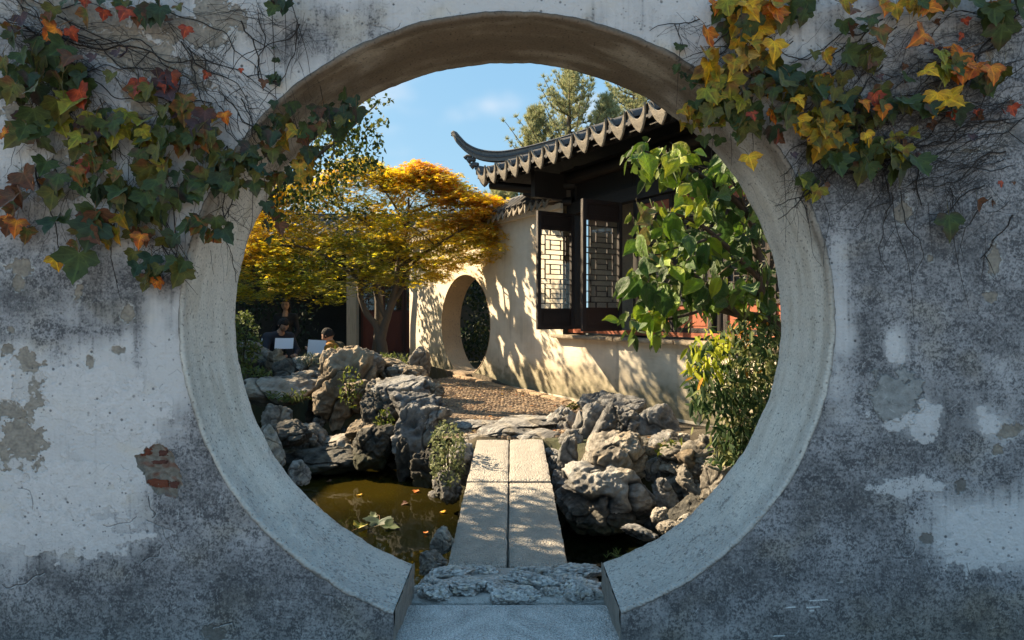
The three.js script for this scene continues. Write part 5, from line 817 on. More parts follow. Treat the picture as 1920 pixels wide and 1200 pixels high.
{
  const r = rand(9), base = P(1500, 900, 4.4); base.y = -1.1; const t = thing('broad_leaved_tree', 'small tree with large bright green leaves filling the right side of the gate', 'tree', base.toArray());
  const L = (px, py, Z) => P(px, py, Z).sub(base), T = new Tris(), limbs = [], bark = [0.045, 0.036, 0.03];
  const limb = (pts, a, b) => { const q = smoothPts(pts.map((p) => L(...p)), 18); T.tube(q, a, b, 7, bark, 0.25); limbs.push(q); };
  limb([[1500, 920, 4.4], [1490, 760, 4.4], [1470, 640, 4.35], [1440, 600, 4.3], [1390, 590, 4.25], [1330, 574, 4.15], [1280, 556, 4.1]], 0.06, 0.014); limb([[1470, 640, 4.35], [1425, 560, 4.3], [1420, 470, 4.2], [1400, 400, 4.1], [1330, 340, 4.0], [1260, 300, 3.95], [1210, 284, 3.9]], 0.04, 0.006);
  limb([[1420, 520, 4.25], [1370, 470, 4.0], [1310, 420, 3.85], [1260, 400, 3.8], [1215, 400, 3.75]], 0.02, 0.005); limb([[1380, 585, 4.2], [1330, 540, 3.9], [1270, 500, 3.8], [1210, 520, 3.8], [1190, 560, 3.8]], 0.018, 0.005); limb([[1330, 574, 4.15], [1290, 590, 3.9], [1240, 600, 3.8], [1180, 600, 3.75]], 0.014, 0.004); limb([[1400, 400, 4.1], [1380, 350, 4.0], [1330, 300, 4.0]], 0.014, 0.005); limb([[1425, 560, 4.3], [1450, 480, 4.4], [1445, 420, 4.4]], 0.02, 0.006); limb([[1350, 440, 3.95], [1290, 460, 3.7], [1240, 470, 3.65]], 0.01, 0.004);
  part('trunk', T.geo(), barkMat, t);
  // clusters of leaves: px, py, half sizes, distance, count, tones
  const cl = [[1235, 300, 56, 24, 3.9, 11, [1, 1, 4, 0]], [1310, 335, 66, 36, 3.95, 17, [1, 0, 2, 1]], [1370, 340, 50, 40, 4.0, 16, [2, 2, 0, 3]], [1210, 405, 26, 20, 3.7, 3, [0, 5]], [1290, 390, 56, 34, 3.85, 15, [1, 2, 0, 4]], [1360, 420, 70, 50, 4.1, 28, [3, 2, 0, 3]], [1225, 470, 50, 45, 3.75, 20, [2, 0, 1, 5]], [1290, 480, 50, 45, 3.75, 22, [1, 0, 2, 3]], [1370, 500, 60, 60, 4.1, 30, [3, 0, 3, 2]], [1430, 470, 36, 90, 4.3, 26, [3, 3, 2]], [1220, 545, 50, 40, 3.75, 20, [2, 0, 3]], [1280, 560, 50, 36, 3.8, 18, [0, 1, 3]], [1350, 560, 50, 26, 4.0, 14, [3, 0]], [1215, 600, 40, 26, 3.75, 12, [2, 0, 1]], [1262, 300, 24, 18, 3.85, 4, [4, 1]], [1410, 560, 44, 30, 4.2, 14, [3, 0]], [1335, 455, 60, 60, 4.35, 20, [3, 3, 0]]];
  for (const [x, y, rx, ry, Z, n, tones] of cl) for (let k = 0; k < n; k++) { const a = r() * 6.283, q = Math.sqrt(r()), p = L(x + Math.cos(a) * rx * q, y - 14 + Math.sin(a) * ry * q, Z + r.g() * 0.22); hang(part('leaf', broadLeaf(r.pick(tones), r), broadMat, t), p, r.r(0.09, 0.165), r, [-0.45, -0.25, -0.4], 1.15); }
  { const S = new Tris(); for (let k = 0; k < 560; k++) { const q = r.pick(cl), a = r() * 6.283, w = Math.sqrt(r()), p = L(q[0] + Math.cos(a) * (q[2] + 14) * w, q[1] + Math.sin(a) * (q[3] + 14) * w, q[4] + r.r(-0.05, 0.4)), l = r.r(0.05, 0.1); putBlade(S, r, p, rdir(r, -0.5), l, l * 0.3, vary(r, r.pick([[0.05, 0.09, 0.02], [0.09, 0.14, 0.025], [0.18, 0.23, 0.03]]), 0.2), 0.25, 0.3); } part('small_foliage', S.geo(), glossyLeaf, t, 'stuff');
    const W = new Tris(); for (let k = 0; k < 60; k++) { const q = r.pick(cl), p0 = L(q[0] + r.g() * q[2], q[1] + r.g() * q[3], q[4] + 0.1), e = p0.clone().add(V(r.g() * 0.16, r.g() * 0.14, r.g() * 0.1)); W.tube([p0, p0.clone().lerp(e, 0.5).add(V(0, 0.015, 0)), e], 0.004, 0.002, 4, [0.09, 0.06, 0.04]); } part('twigs', W.geo(), barkMat, t, 'stuff'); }
  for (const [x, y, s, tone, rx, ry, rz] of [[1222, 405, 0.13, 5, -0.4, 0.7, -0.9], [1258, 400, 0.17, 0, 0.1, -0.2, 0.1], [1205, 285, 0.17, 1, -0.5, 0.2, 0.3], [1160, 600, 0.11, 1, -0.7, 0.4, -1.3], [1350, 520, 0.13, 4, -0.2, -0.8, -0.6], [1215, 530, 0.16, 3, 0, 0.2, 0.1], [1242, 540, 0.17, 3, 0.1, -0.1, 0.1]]) { const m = part('leaf', broadLeaf(tone, r), broadMat, t); m.position.copy(L(x, y, 3.6)); m.scale.setScalar(s); m.rotation.set(rx, ry, rz); }
}
// ---------------------------------------------------------------- bush below it
{
  const r = rand(13), base = P(1420, 850, 4.6); base.y = -1.1; const t = thing('nandina_bush', 'dense bush of narrow leaves turning lime at the lower right of the gate', 'bush', base.toArray()), L = (px, py, Z) => P(px, py, Z).sub(base);
  const T = new Tris(); for (let k = 0; k < 20; k++) T.tube(smoothPts([V(r.g() * 0.3, -0.1, r.g() * 0.2), L(r.r(1360, 1470), r.r(700, 790), r.r(4.3, 4.9)), L(r.r(1310, 1465), r.r(600, 700), r.r(4.2, 4.9))], 8), 0.011, 0.003, 4, [0.07, 0.045, 0.035]); part('stem', T.geo(), barkMat, t);
  const LIME = [[0.46, 0.48, 0.03], [0.32, 0.38, 0.03]], DG = [[0.03, 0.07, 0.024], [0.045, 0.09, 0.032], [0.07, 0.115, 0.04]], LG = [[0.24, 0.27, 0.10], [0.32, 0.33, 0.14], [0.16, 0.2, 0.06]], OR = [[0.5, 0.24, 0.03]];
  const shapes = [LIME, DG, LG, OR].map((pal, i) => [0, 1, 2, 3].map((k) => { const q = rand(700 + i * 9 + k), G = new Tris(); putBlade(G, q, V(0, 0, 0), V(0, -1, 0), 1, 0.17 + 0.05 * q(), q.pick(pal), 0.3, 0.0, q.pick(pal)); return G.geo(); }));
  const area = (x, y) => { const l = y < 640 ? lerp(1400, 1300, clamp((y - 590) / 50)) : y < 720 ? 1288 : y < 790 ? 1296 : 1330; return x > l && x < 1478; };
  let n = 0; const S = new Tris();
  for (let k = 0; k < 3000; k++) {
    const x = r.r(1285, 1480), y = r.r(588, 875), Z = 4.7 - 0.5 * r() - 0.25 * Math.sin((y - 588) / 287 * 3); if (!area(x, y + r.g() * 22)) continue; if (y > 770 && x < 1390 && r() < 0.5) continue;
    const lime = x < 1370 && y < 705 && y > 615 && r() < 0.6, kind = lime ? 0 : (x > 1370 && y > 640 && y < 730 && r() < 0.45) ? 2 : (r() < 0.03 && y < 720) ? 3 : r() < 0.14 ? 2 : 1, p = L(x, y, Z), s = r.r(0.04, 0.085);
    if (n < 270 && Z < 4.28) { n++; hang(part('leaf', r.pick(shapes[kind]), leafM, t), p, s, r, [-0.5, -0.2, 0], 0.9); }
    else putBlade(S, r, p, rdir(r, -0.6), s, s * 0.19, r.pick([LIME, DG, LG, OR][kind]), 0.3, 0.2);
  }
  part('foliage', S.geo(), leafM, t, 'stuff');
}
// ---------------------------------------------------------------- small plants on the rocks
function smallPlant(name, label, cat, px, py, Z, rx, ry, n, Ls, cols, seed, up = 0.2, dz = 0.15, w = 0.3) {
  const r = rand(seed), b = P(px, py + ry, Z), t = thing(name, label, cat, b.toArray()), S = new Tris();
  for (let k = 0; k < n; k++) { const a = r() * 6.283, q = Math.sqrt(r()), p = P(px + Math.cos(a) * rx * q, py + Math.sin(a) * ry * q, Z - dz * r.r(-0.6, 1)).sub(b); putBlade(S, r, p, rdir(r, up), Ls * r.r(0.7, 1.3), Ls * w, vary(r, r.pick(cols), 0.25), 0.25, 0.25); }
  const T = new Tris(); for (let k = 0; k < 7; k++) { const a = r() * 6.283, q = 0.7 * Math.sqrt(r()); T.tube(smoothPts([V(r.g() * 0.02, 0, 0), P(px + Math.cos(a) * rx * q * 0.6, py, Z).sub(b), P(px + Math.cos(a) * rx * q, py - ry * 0.6 * r(), Z - 0.05).sub(b)], 6), 0.006, 0.002, 4, [0.06, 0.05, 0.025]); }
  part('stem', T.geo(), barkMat, t); part('foliage', S.geo(), leafM, t, 'stuff'); return t;
}
const GRN = [[0.07, 0.10, 0.025], [0.11, 0.14, 0.03], [0.16, 0.19, 0.06]], FRN = [[0.12, 0.16, 0.025], [0.2, 0.22, 0.035], [0.06, 0.09, 0.02]], PALEG = [[0.18, 0.21, 0.10], [0.25, 0.27, 0.14], [0.1, 0.13, 0.05]];
smallPlant('trailing_plant', 'pale small-leaved plant trailing down the rock left of the bridge', 'plant', 838, 850, 5.25, 34, 62, 620, 0.032, PALEG, 301, -0.2, 0.25, 0.36);
smallPlant('creeper', 'green creeper climbing at the inner left edge of the gate ring', 'creeper', 455, 640, 8.6, 34, 56, 700, 0.05, GRN, 302, 0, 0.2, 0.36);
smallPlant('fern', 'yellow-green fern on the rock below the paper sheets', 'fern', 640, 672, 8.3, 40, 17, 200, 0.08, FRN, 303, 0.5, 0.2, 0.16);
smallPlant('ground_cover', 'dark green ground cover around the foot of the maple', 'plant', 728, 680, 9.2, 56, 16, 420, 0.06, GRN, 304, 0.6, 0.5, 0.2);
smallPlant('tufted_grass', 'blue-green grass tuft among the stones below the paper sheets', 'grass', 578, 678, 8.7, 18, 12, 160, 0.09, [[0.1, 0.13, 0.09], [0.16, 0.19, 0.13]], 305, 1.2, 0.1, 0.05);
smallPlant('moss_plant', 'small green plant growing down the face of the tan boulder', 'plant', 658, 725, 7.05, 22, 40, 150, 0.035, FRN, 306, 0, 0.1, 0.36);
smallPlant('leafy_sprig', 'green sprig hanging over the dark hollow on the left', 'plant', 540, 742, 7.4, 42, 9, 120, 0.06, GRN, 307, 0, 0.1, 0.2);
smallPlant('leafy_sprig', 'green leafy sprig beside the gate ring above the flat slab', 'plant', 484, 698, 8.0, 30, 8, 90, 0.06, GRN, 308, 0, 0.1, 0.22);
smallPlant('rock_plant', 'bright yellow-green plant in the hollow of the right rockery', 'plant', 1262, 848, 5.0, 30, 20, 190, 0.05, FRN, 309, 0.5, 0.15, 0.22);
smallPlant('grass_tuft', 'thin green grass tuft by the right water next to the gate ring', 'grass', 1156, 1046, 3.05, 20, 8, 26, 0.05, GRN, 310, 0.8, 0.08, 0.06);
smallPlant('ground_cover', 'low green leaves where the kerb meets the right rockery', 'plant', 1078, 762, 7.4, 14, 7, 60, 0.04, FRN, 311, 0.5, 0.1, 0.25);
smallPlant('moss_plant', 'green plant in the dark cleft below the blue-grey rock', 'plant', 720, 800, 6.5, 18, 36, 160, 0.035, FRN, 312, 0, 0.1, 0.36);
smallPlant('leafy_bush', 'dark green bush on the bank beneath the broad-leaved tree', 'bush', 1390, 830, 4.5, 44, 50, 260, 0.08, [[0.04, 0.07, 0.02], [0.08, 0.1, 0.03]], 313, 0, 0.2, 0.2);

// fallen leaves lying on path, bridge and rocks
{
  const r = rand(404), S = new Tris(); for (let k = 0; k < 260; k++) { const x = r.r(-1.6, 1.3), z = r.r(-11, -5.2), ok = inPath(x, z); if (!ok && r() < 0.8) continue; const y = ok ? pathY(x, z) + 0.012 : groundY(x, z) + 0.02; if (y < -1.4) continue; putStar(S, r, V(x, y, z), r.r(0.02, 0.038), vary(r, r.pick([[0.5, 0.2, 0.03], [0.4, 0.12, 0.03], [0.55, 0.36, 0.05], [0.2, 0.1, 0.04]]), 0.25), V(r.g() * 0.3, 1, r.g() * 0.3).normalize()); }
  tag(part('fallen_leaves', S.geo(), leafM, scene, 'stuff'), 'brown and orange fallen maple leaves scattered over the path', 'leaves');
}
// ---------------------------------------------------------------- Boston ivy on the near wall
const IVY = (() => {
  const half = [[0, 0.0], [0.13, 0.13], [0.34, 0.17], [0.50, 0.10], [0.56, -0.06], [0.74, -0.26], [0.60, -0.34], [0.56, -0.42], [0.40, -0.42], [0.31, -0.48], [0.36, -0.62], [0.27, -0.72], [0.21, -0.84], [0.08, -0.96], [0, -1.12]];
  const pal = { green: [[0.055, 0.086, 0.021], [0.081, 0.114, 0.023]], deep: [[0.034, 0.065, 0.031], [0.049, 0.081, 0.036]], olive: [[0.124, 0.130, 0.021], [0.156, 0.117, 0.021]], lime: [[0.260, 0.273, 0.023], [0.468, 0.351, 0.023]], yellow: [[0.858, 0.520, 0.019], [0.806, 0.364, 0.018]], orange: [[0.806, 0.286, 0.019], [0.728, 0.130, 0.018]], red: [[0.598, 0.091, 0.026], [0.312, 0.039, 0.023]], mixed: [[0.111, 0.124, 0.021], [0.390, 0.111, 0.023]], gold: [[0.338, 0.273, 0.018], [0.728, 0.312, 0.018]], plum: [[0.111, 0.055, 0.058], [0.072, 0.046, 0.058]], brown: [[0.156, 0.072, 0.033], [0.208, 0.065, 0.026]], pale: [[0.780, 0.546, 0.182], [0.806, 0.468, 0.078]] };
  const AUT = [[0.30, 0.11, 0.015], [0.11, 0.045, 0.04], [0.16, 0.13, 0.015], [0.24, 0.06, 0.018], [0.07, 0.05, 0.04]], out = {};
  Object.entries(pal).forEach(([name, [c0, c1]], pi) => { out[name] = []; for (let v = 0; v < 3; v++) {
    const r = rand(1000 + pi * 11 + v), T = new Tris(), pts = [], cup = r.r(-0.2, 0.5), fold = r.r(0.0, 0.45), droop = r.r(0.05, 0.6);
    half.forEach(([x, y]) => pts.push([x * r.r(0.92, 1.08), y + r.g() * 0.02])); for (let k = half.length - 2; k > 0; k--) pts.push([-half[k][0] * r.r(0.92, 1.08), half[k][1] + r.g() * 0.02]);
    const Z = (x, y) => fold * Math.abs(x) + cup * (x * x + (y + 0.4) * (y + 0.4)) - droop * y * y * 0.5 + 0.035 * Math.sin(x * 9 + v) * Math.cos(y * 8 + pi), shade = (x, y, e) => { const q = n2(x * 3 + v * 5 + pi, y * 3), vein = Math.min(Math.abs(x), Math.abs(Math.abs(x) * 0.75 + (y + 0.05) * 0.62)); const m = clamp(0.1 + e * 0.55 + q * 1.1); let c = mix3(c0, c1, m); const c2 = AUT[(pi * 5 + v * 3) % AUT.length], am = sst(0.1, 0.55, n2(x * 1.6 + v * 9 + 3, y * 1.6 + pi * 4) + e * 0.3 - 0.1); if (pi < 2 ? v === 2 : v === 1) c = mix3(c, c2, am * 0.75); if (vein < 0.05) c = c.map((w) => w * 1.3); if (n2(x * 6 + v, y * 6 + pi * 3) > 0.5 && pi > 2) c = mix3(c, [0.09, 0.04, 0.02], 0.6); return c; };
    const rings = [0.34, 0.68, 1].map((f) => pts.map(([x, y]) => { const X = x * f, Y = -0.28 + (y + 0.28) * f; return T.v(X, Y, Z(X, Y), shade(X, Y, f * f), X * 0.5 + 0.5, -Y * 0.75 + 0.15); })), c = T.v(0, -0.28, Z(0, -0.28), shade(0, -0.28, 0), 0.5, 0.36), n = pts.length;
    for (let k = 0; k < n; k++) { const m = (k + 1) % n; T.t(c, rings[0][m], rings[0][k]); for (let q = 0; q < 2; q++) T.q(rings[q][k], rings[q][m], rings[q + 1][m], rings[q + 1][k]); }
    T.tube([V(0.3 * (v - 1), 0.85, -0.2), V(0.1 * (v - 1), 0.42, -0.02), V(0, 0.02, Z(0, 0))], 0.012, 0.018, 4, pi % 2 ? [0.34, 0.16, 0.05] : [0.22, 0.17, 0.05]); out[name].push(T.geo());
  } });
  return out;
})();
const leafVeins = tex(256, 256, (i, j) => {                             // pale ribs and blotches of a lobed leaf
  const x = (i / 256 - 0.5) * 2, y = -(j / 256 - 0.15) / 0.75; let d = Math.abs(x) * 1.1;
  for (const [a, b] of [[0.74, -0.26], [0.52, -0.62], [0.5, 0.1]]) { const ax = Math.abs(x), l = Math.hypot(a, b), q = clamp((ax * a + y * b) / (l * l)); d = Math.min(d, Math.hypot(ax - a * q, y - b * q) * (1 + q)); }
  const rib = sst(0.05, 0.012, d), net = 1 - Math.abs(n2(x * 11 + 3, y * 11)), n = n2(x * 4, y * 4) * 0.16 + n2(x * 14, y * 14) * 0.1, spot = n2(x * 9 + 20, y * 9) > 0.62 ? 0.45 : 0; const k = 0.78 + n + rib * 0.3 - net * net * 0.08 - spot * 0.6; return [k, k * (1 - spot * 0.2), k];
}, true);
const ivyMat = leafMat({ map: leafVeins, transmission: 0.3, roughness: 0.62, specularIntensity: 0.6 });
const WZ = (px, py, off) => P(px, py, ZF - off);
function makeIvy(label, base, seed, clusters, singles, walks, strands) {
  const r = rand(seed), t = thing('ivy_vine', label, 'ivy', base.toArray());
  const put = (px, py, size, kind, off, spread = 0.72, face = [0, 0, 0]) => { const m = part('leaf', r.pick(IVY[kind]), ivyMat, t); m.position.copy(WZ(px, py, off)).sub(base); const s = size * K * r.r(0.75, 1.12) * 0.74; m.scale.set(s * r.r(0.9, 1.1), s, s); m.rotation.set(r.g() * spread - 0.25 + face[0], r.g() * spread * 1.3 + face[1], r.g() * spread * 0.9 + face[2]); return m; };
  // stems creeping over the plaster
  const main = [], fine = new Tris();
  walks.forEach(([x, y, a, L, w, n, brown], wi) => { for (let k = 0; k < n * 0.72; k++) {
    let px = x + r.g() * w, py = y + r.g() * w, an = a + r.g() * 0.3; const pts = [], len = L * r.r(0.5, 1.2), steps = Math.max(6, Math.round(len / 10)); let off = r.r(0.003, 0.02);
    for (let s = 0; s < steps; s++) { pts.push(WZ(px, py, Math.max(0.002, off)).sub(base)); px += Math.cos(an) * len / steps; py += Math.sin(an) * len / steps; an += r.g() * 0.5 + (a - an) * 0.16; off += r.g() * 0.006; off = clamp(off, 0.002, 0.035); }
    const rad = r() < 0.16 ? r.r(0.0018, 0.003) : r.r(0.0005, 0.0010);
    if (rad > 0.00175 && main.length < 40) { const T = new Tris(); T.tube(smoothPts(pts, steps * 2), rad, rad * 0.5, 5); main.push(T); } else fine.tube(pts, rad, rad * 0.5, 4);
    if (r() < 0.7) for (let b = 0; b < 3; b++) { const p = pts[Math.floor(r() * pts.length)], q = V(r.g(), r.g() - 0.2, Math.abs(r.g()) * 0.25).multiplyScalar(0.09), e = p.clone().add(q); fine.tube([p, p.clone().lerp(e, 0.5).add(V(r.g() * 0.012, r.g() * 0.012, 0.003)), e], rad * 0.7, 0.0005, 4); }
  } });
  strands.forEach(([pts, rad, off = 0.012]) => { const T = new Tris(); T.tube(smoothPts(pts.map(([x, y, o]) => WZ(x, y, o ?? off).sub(base)), 20), rad, rad * 0.5, 5); main.push(T); });
  main.forEach((T) => part('stem', T.geo(false), twigMat, t)); part('twigs', fine.geo(false), twigMat, t, 'stuff');
  const total = clusters.reduce((a, c) => a + c[4], 0), cut = Math.min(1.35, (296 - singles.length) / total); let owed = 0;
  clusters.forEach(([x, y, rx, ry, n0, s0, s1, kinds, o0 = 0.015, o1 = 0.085]) => { owed += n0 * cut; const n = Math.floor(owed); owed -= n; for (let k = 0; k < n; k++) { const a = r() * 6.283, q = Math.sqrt(r()), px = x + Math.cos(a) * rx * q, py = y + Math.sin(a) * ry * q; put(px, py - 14, r.r(s0, s1), r.pick(kinds), r.r(o0, o1)); } });
  singles.forEach(([x, y, s, kind, f = [0, 0, 0], off = 0.06]) => put(x, y - s * 0.4, s, kind, off, 0.15, f));
  return t;
}
const GR = ['green', 'deep', 'green', 'olive', 'green', 'olive', 'green'], GRX = ['green', 'olive', 'green', 'lime', 'plum', 'green', 'olive', 'mixed', 'green'], WR = ['yellow', 'orange', 'gold', 'lime', 'yellow', 'green', 'gold'], DRY = ['red', 'brown', 'brown', 'plum'];
const LEFT = ['ivy with dark green, purple and rust leaves covering the upper left of the near wall', V(-1.3, 0.4, -ZF), 1, [
  [60, 120, 70, 60, 13, 30, 60, GR], [50, 40, 60, 40, 8, 26, 46, ['brown', 'green', 'olive', 'plum']], [110, 30, 60, 22, 5, 22, 40, ['mixed', 'brown', 'green']], [285, 30, 60, 30, 9, 26, 50, ['green', 'deep', 'olive', 'brown', 'red']], [180, 10, 40, 12, 3, 24, 40, ['deep', 'red']], [30, 170, 46, 36, 8, 34, 60, GR], [115, 155, 50, 34, 8, 30, 56, GR], [190, 130, 60, 40, 8, 26, 44, ['plum', 'brown', 'olive', 'red']], [290, 180, 60, 46, 15, 28, 52, ['plum', 'green', 'olive', 'red', 'mixed']],
  [130, 235, 90, 40, 19, 34, 62, GRX], [215, 260, 80, 46, 22, 32, 60, GRX], [70, 245, 46, 34, 8, 34, 62, GR], [300, 275, 60, 46, 15, 30, 54, GR], [360, 235, 50, 46, 13, 28, 52, ['mixed', 'green', 'plum', 'olive', 'gold']], [150, 320, 80, 40, 18, 32, 58, GRX], [250, 345, 80, 46, 19, 32, 58, GR], [400, 290, 46, 52, 14, 30, 56, GR], [445, 330, 46, 50, 14, 26, 48, ['deep', 'green', 'olive']], [340, 380, 60, 50, 13, 32, 56, GR], [60, 370, 44, 28, 5, 34, 50, ['mixed', 'brown', 'olive']], [40, 420, 36, 38, 7, 36, 60, ['olive', 'mixed', 'orange', 'brown']], [150, 440, 50, 30, 8, 36, 62, ['olive', 'mixed', 'green', 'deep']], [215, 430, 50, 56, 11, 34, 56, ['olive', 'gold', 'green', 'brown']], [300, 420, 46, 40, 10, 30, 52, ['deep', 'green', 'olive']], [255, 470, 30, 30, 5, 30, 46, ['gold', 'olive', 'brown']], [390, 430, 44, 34, 8, 30, 48, ['green', 'deep', 'mixed']], [275, 515, 34, 30, 9, 26, 46, ['green', 'deep', 'olive', 'orange']], [345, 515, 26, 26, 6, 28, 46, ['green', 'olive']],
  [500, 300, 30, 60, 10, 20, 40, ['deep', 'green', 'olive'], 0.0, 0.06], [590, 240, 60, 50, 11, 22, 40, ['deep', 'green', 'olive', 'brown'], -0.1, 0.03], [560, 300, 40, 50, 9, 22, 40, ['deep', 'green', 'gold'], -0.1, 0.03], [640, 220, 40, 40, 6, 24, 40, ['deep', 'green'], -0.16, 0.0], [516, 190, 8, 90, 9, 12, 24, ['deep', 'green'], 0.004, 0.02], [525, 20, 14, 26, 4, 20, 36, ['deep', 'green']], [505, 420, 20, 40, 5, 14, 30, ['deep', 'brown', 'green'], -0.05, 0.03]],
  [[150, 505, 74, 'green', [0, 0.1, 0.05]], [104, 495, 34, 'yellow', [0, 0.5, 0.3]], [45, 345, 50, 'brown', [0, 0, 0.6]], [58, 350, 36, 'orange', [0.2, -0.4, -0.3]], [150, 190, 50, 'red', [0.1, -0.2, 0.4]], [165, 320, 44, 'red', [0, -0.3, 0]], [40, 120, 50, 'green', [0, 0, 0.5]], [300, 35, 54, 'deep', [0.2, 0.2, 0]], [350, 60, 26, 'red', [0, 0.5, 0]], [195, 30, 30, 'red', [0, 0.7, 0]], [105, 70, 44, 'orange', [0.5, 0, -1.1]], [130, 66, 30, 'red', [0.4, 0.4, 0.4]], [320, 155, 38, 'red', [0, 0.2, 0.3]], [310, 320, 44, 'lime', [0, 0, -0.2]], [215, 265, 46, 'lime', [0, 0.1, -0.2]], [495, 160, 24, 'brown', [0, 0.3, 0]], [452, 133, 12, 'red', [0, 0, 0]], [388, 146, 24, 'red', [0, 0.6, 0]], [395, 260, 46, 'deep', [0, 0, -0.4]], [415, 345, 50, 'deep', [0, 0, 0.4]], [375, 432, 44, 'mixed', [0.1, 0.3, -0.5]], [265, 453, 34, 'orange', [0, 0.3, -0.3]], [562, 320, 30, 'gold', [0, 0.1, 0]], [294, 537, 22, 'orange', [0, 0.3, 0]], [420, 225, 34, 'orange', [0.2, 0, 0.3]], [4, 258, 26, 'orange', [0, 0, 1]]],
  [[120, 60, 0.55, 420, 26, 16], [60, 90, 0.2, 260, 40, 18], [300, 40, 0.7, 320, 30, 12], [350, 90, 1.0, 260, 26, 16], [440, 60, 2.2, 240, 40, 12], [480, 20, 1.2, 160, 26, 12], [400, 20, 0.1, 220, 26, 10], [560, 40, 1.9, 170, 16, 9], [160, 200, 1.2, 180, 60, 22], [260, 300, 1.4, 200, 80, 26], [80, 300, 1.5, 180, 60, 18], [400, 300, 1.4, 200, 40, 16], [430, 200, 0.9, 150, 36, 18], [250, 130, 0.5, 200, 60, 16], [100, 130, 1.3, 140, 70, 26], [30, 60, 0.8, 160, 40, 18], [420, 380, 1.2, 160, 20, 8], [290, 440, 0.8, 110, 20, 10], [0, 0, 0.6, 240, 30, 14]],
  [[[[508, 0], [512, 60], [514, 110], [516, 160], [520, 200], [530, 215]], 0.0016], [[[533, 0], [536, 60], [534, 120], [537, 170]], 0.0012], [[[300, 430], [330, 480], [352, 500], [372, 512]], 0.002, 0.04], [[[310, 420], [345, 475], [368, 508]], 0.0015, 0.03], [[[545, 0], [560, 50], [575, 100], [582, 142]], 0.0016], [[[108, 30], [180, 66], [240, 90], [300, 118], [352, 140]], 0.0026, 0.02], [[[395, 470], [398, 500], [401, 515]], 0.001, 0.02], [[[545, 200, 0.02], [560, 250, -0.04], [575, 300, -0.05]], 0.0014], [[[600, 160, 0.0], [610, 210, -0.08], [620, 260, -0.1]], 0.0014], [[[490, 300, 0.03], [500, 370, 0.02], [505, 430, 0.0]], 0.0014], [[[474, 360, 0.03], [472, 420, 0.02], [460, 462, 0.03]], 0.0012]]];
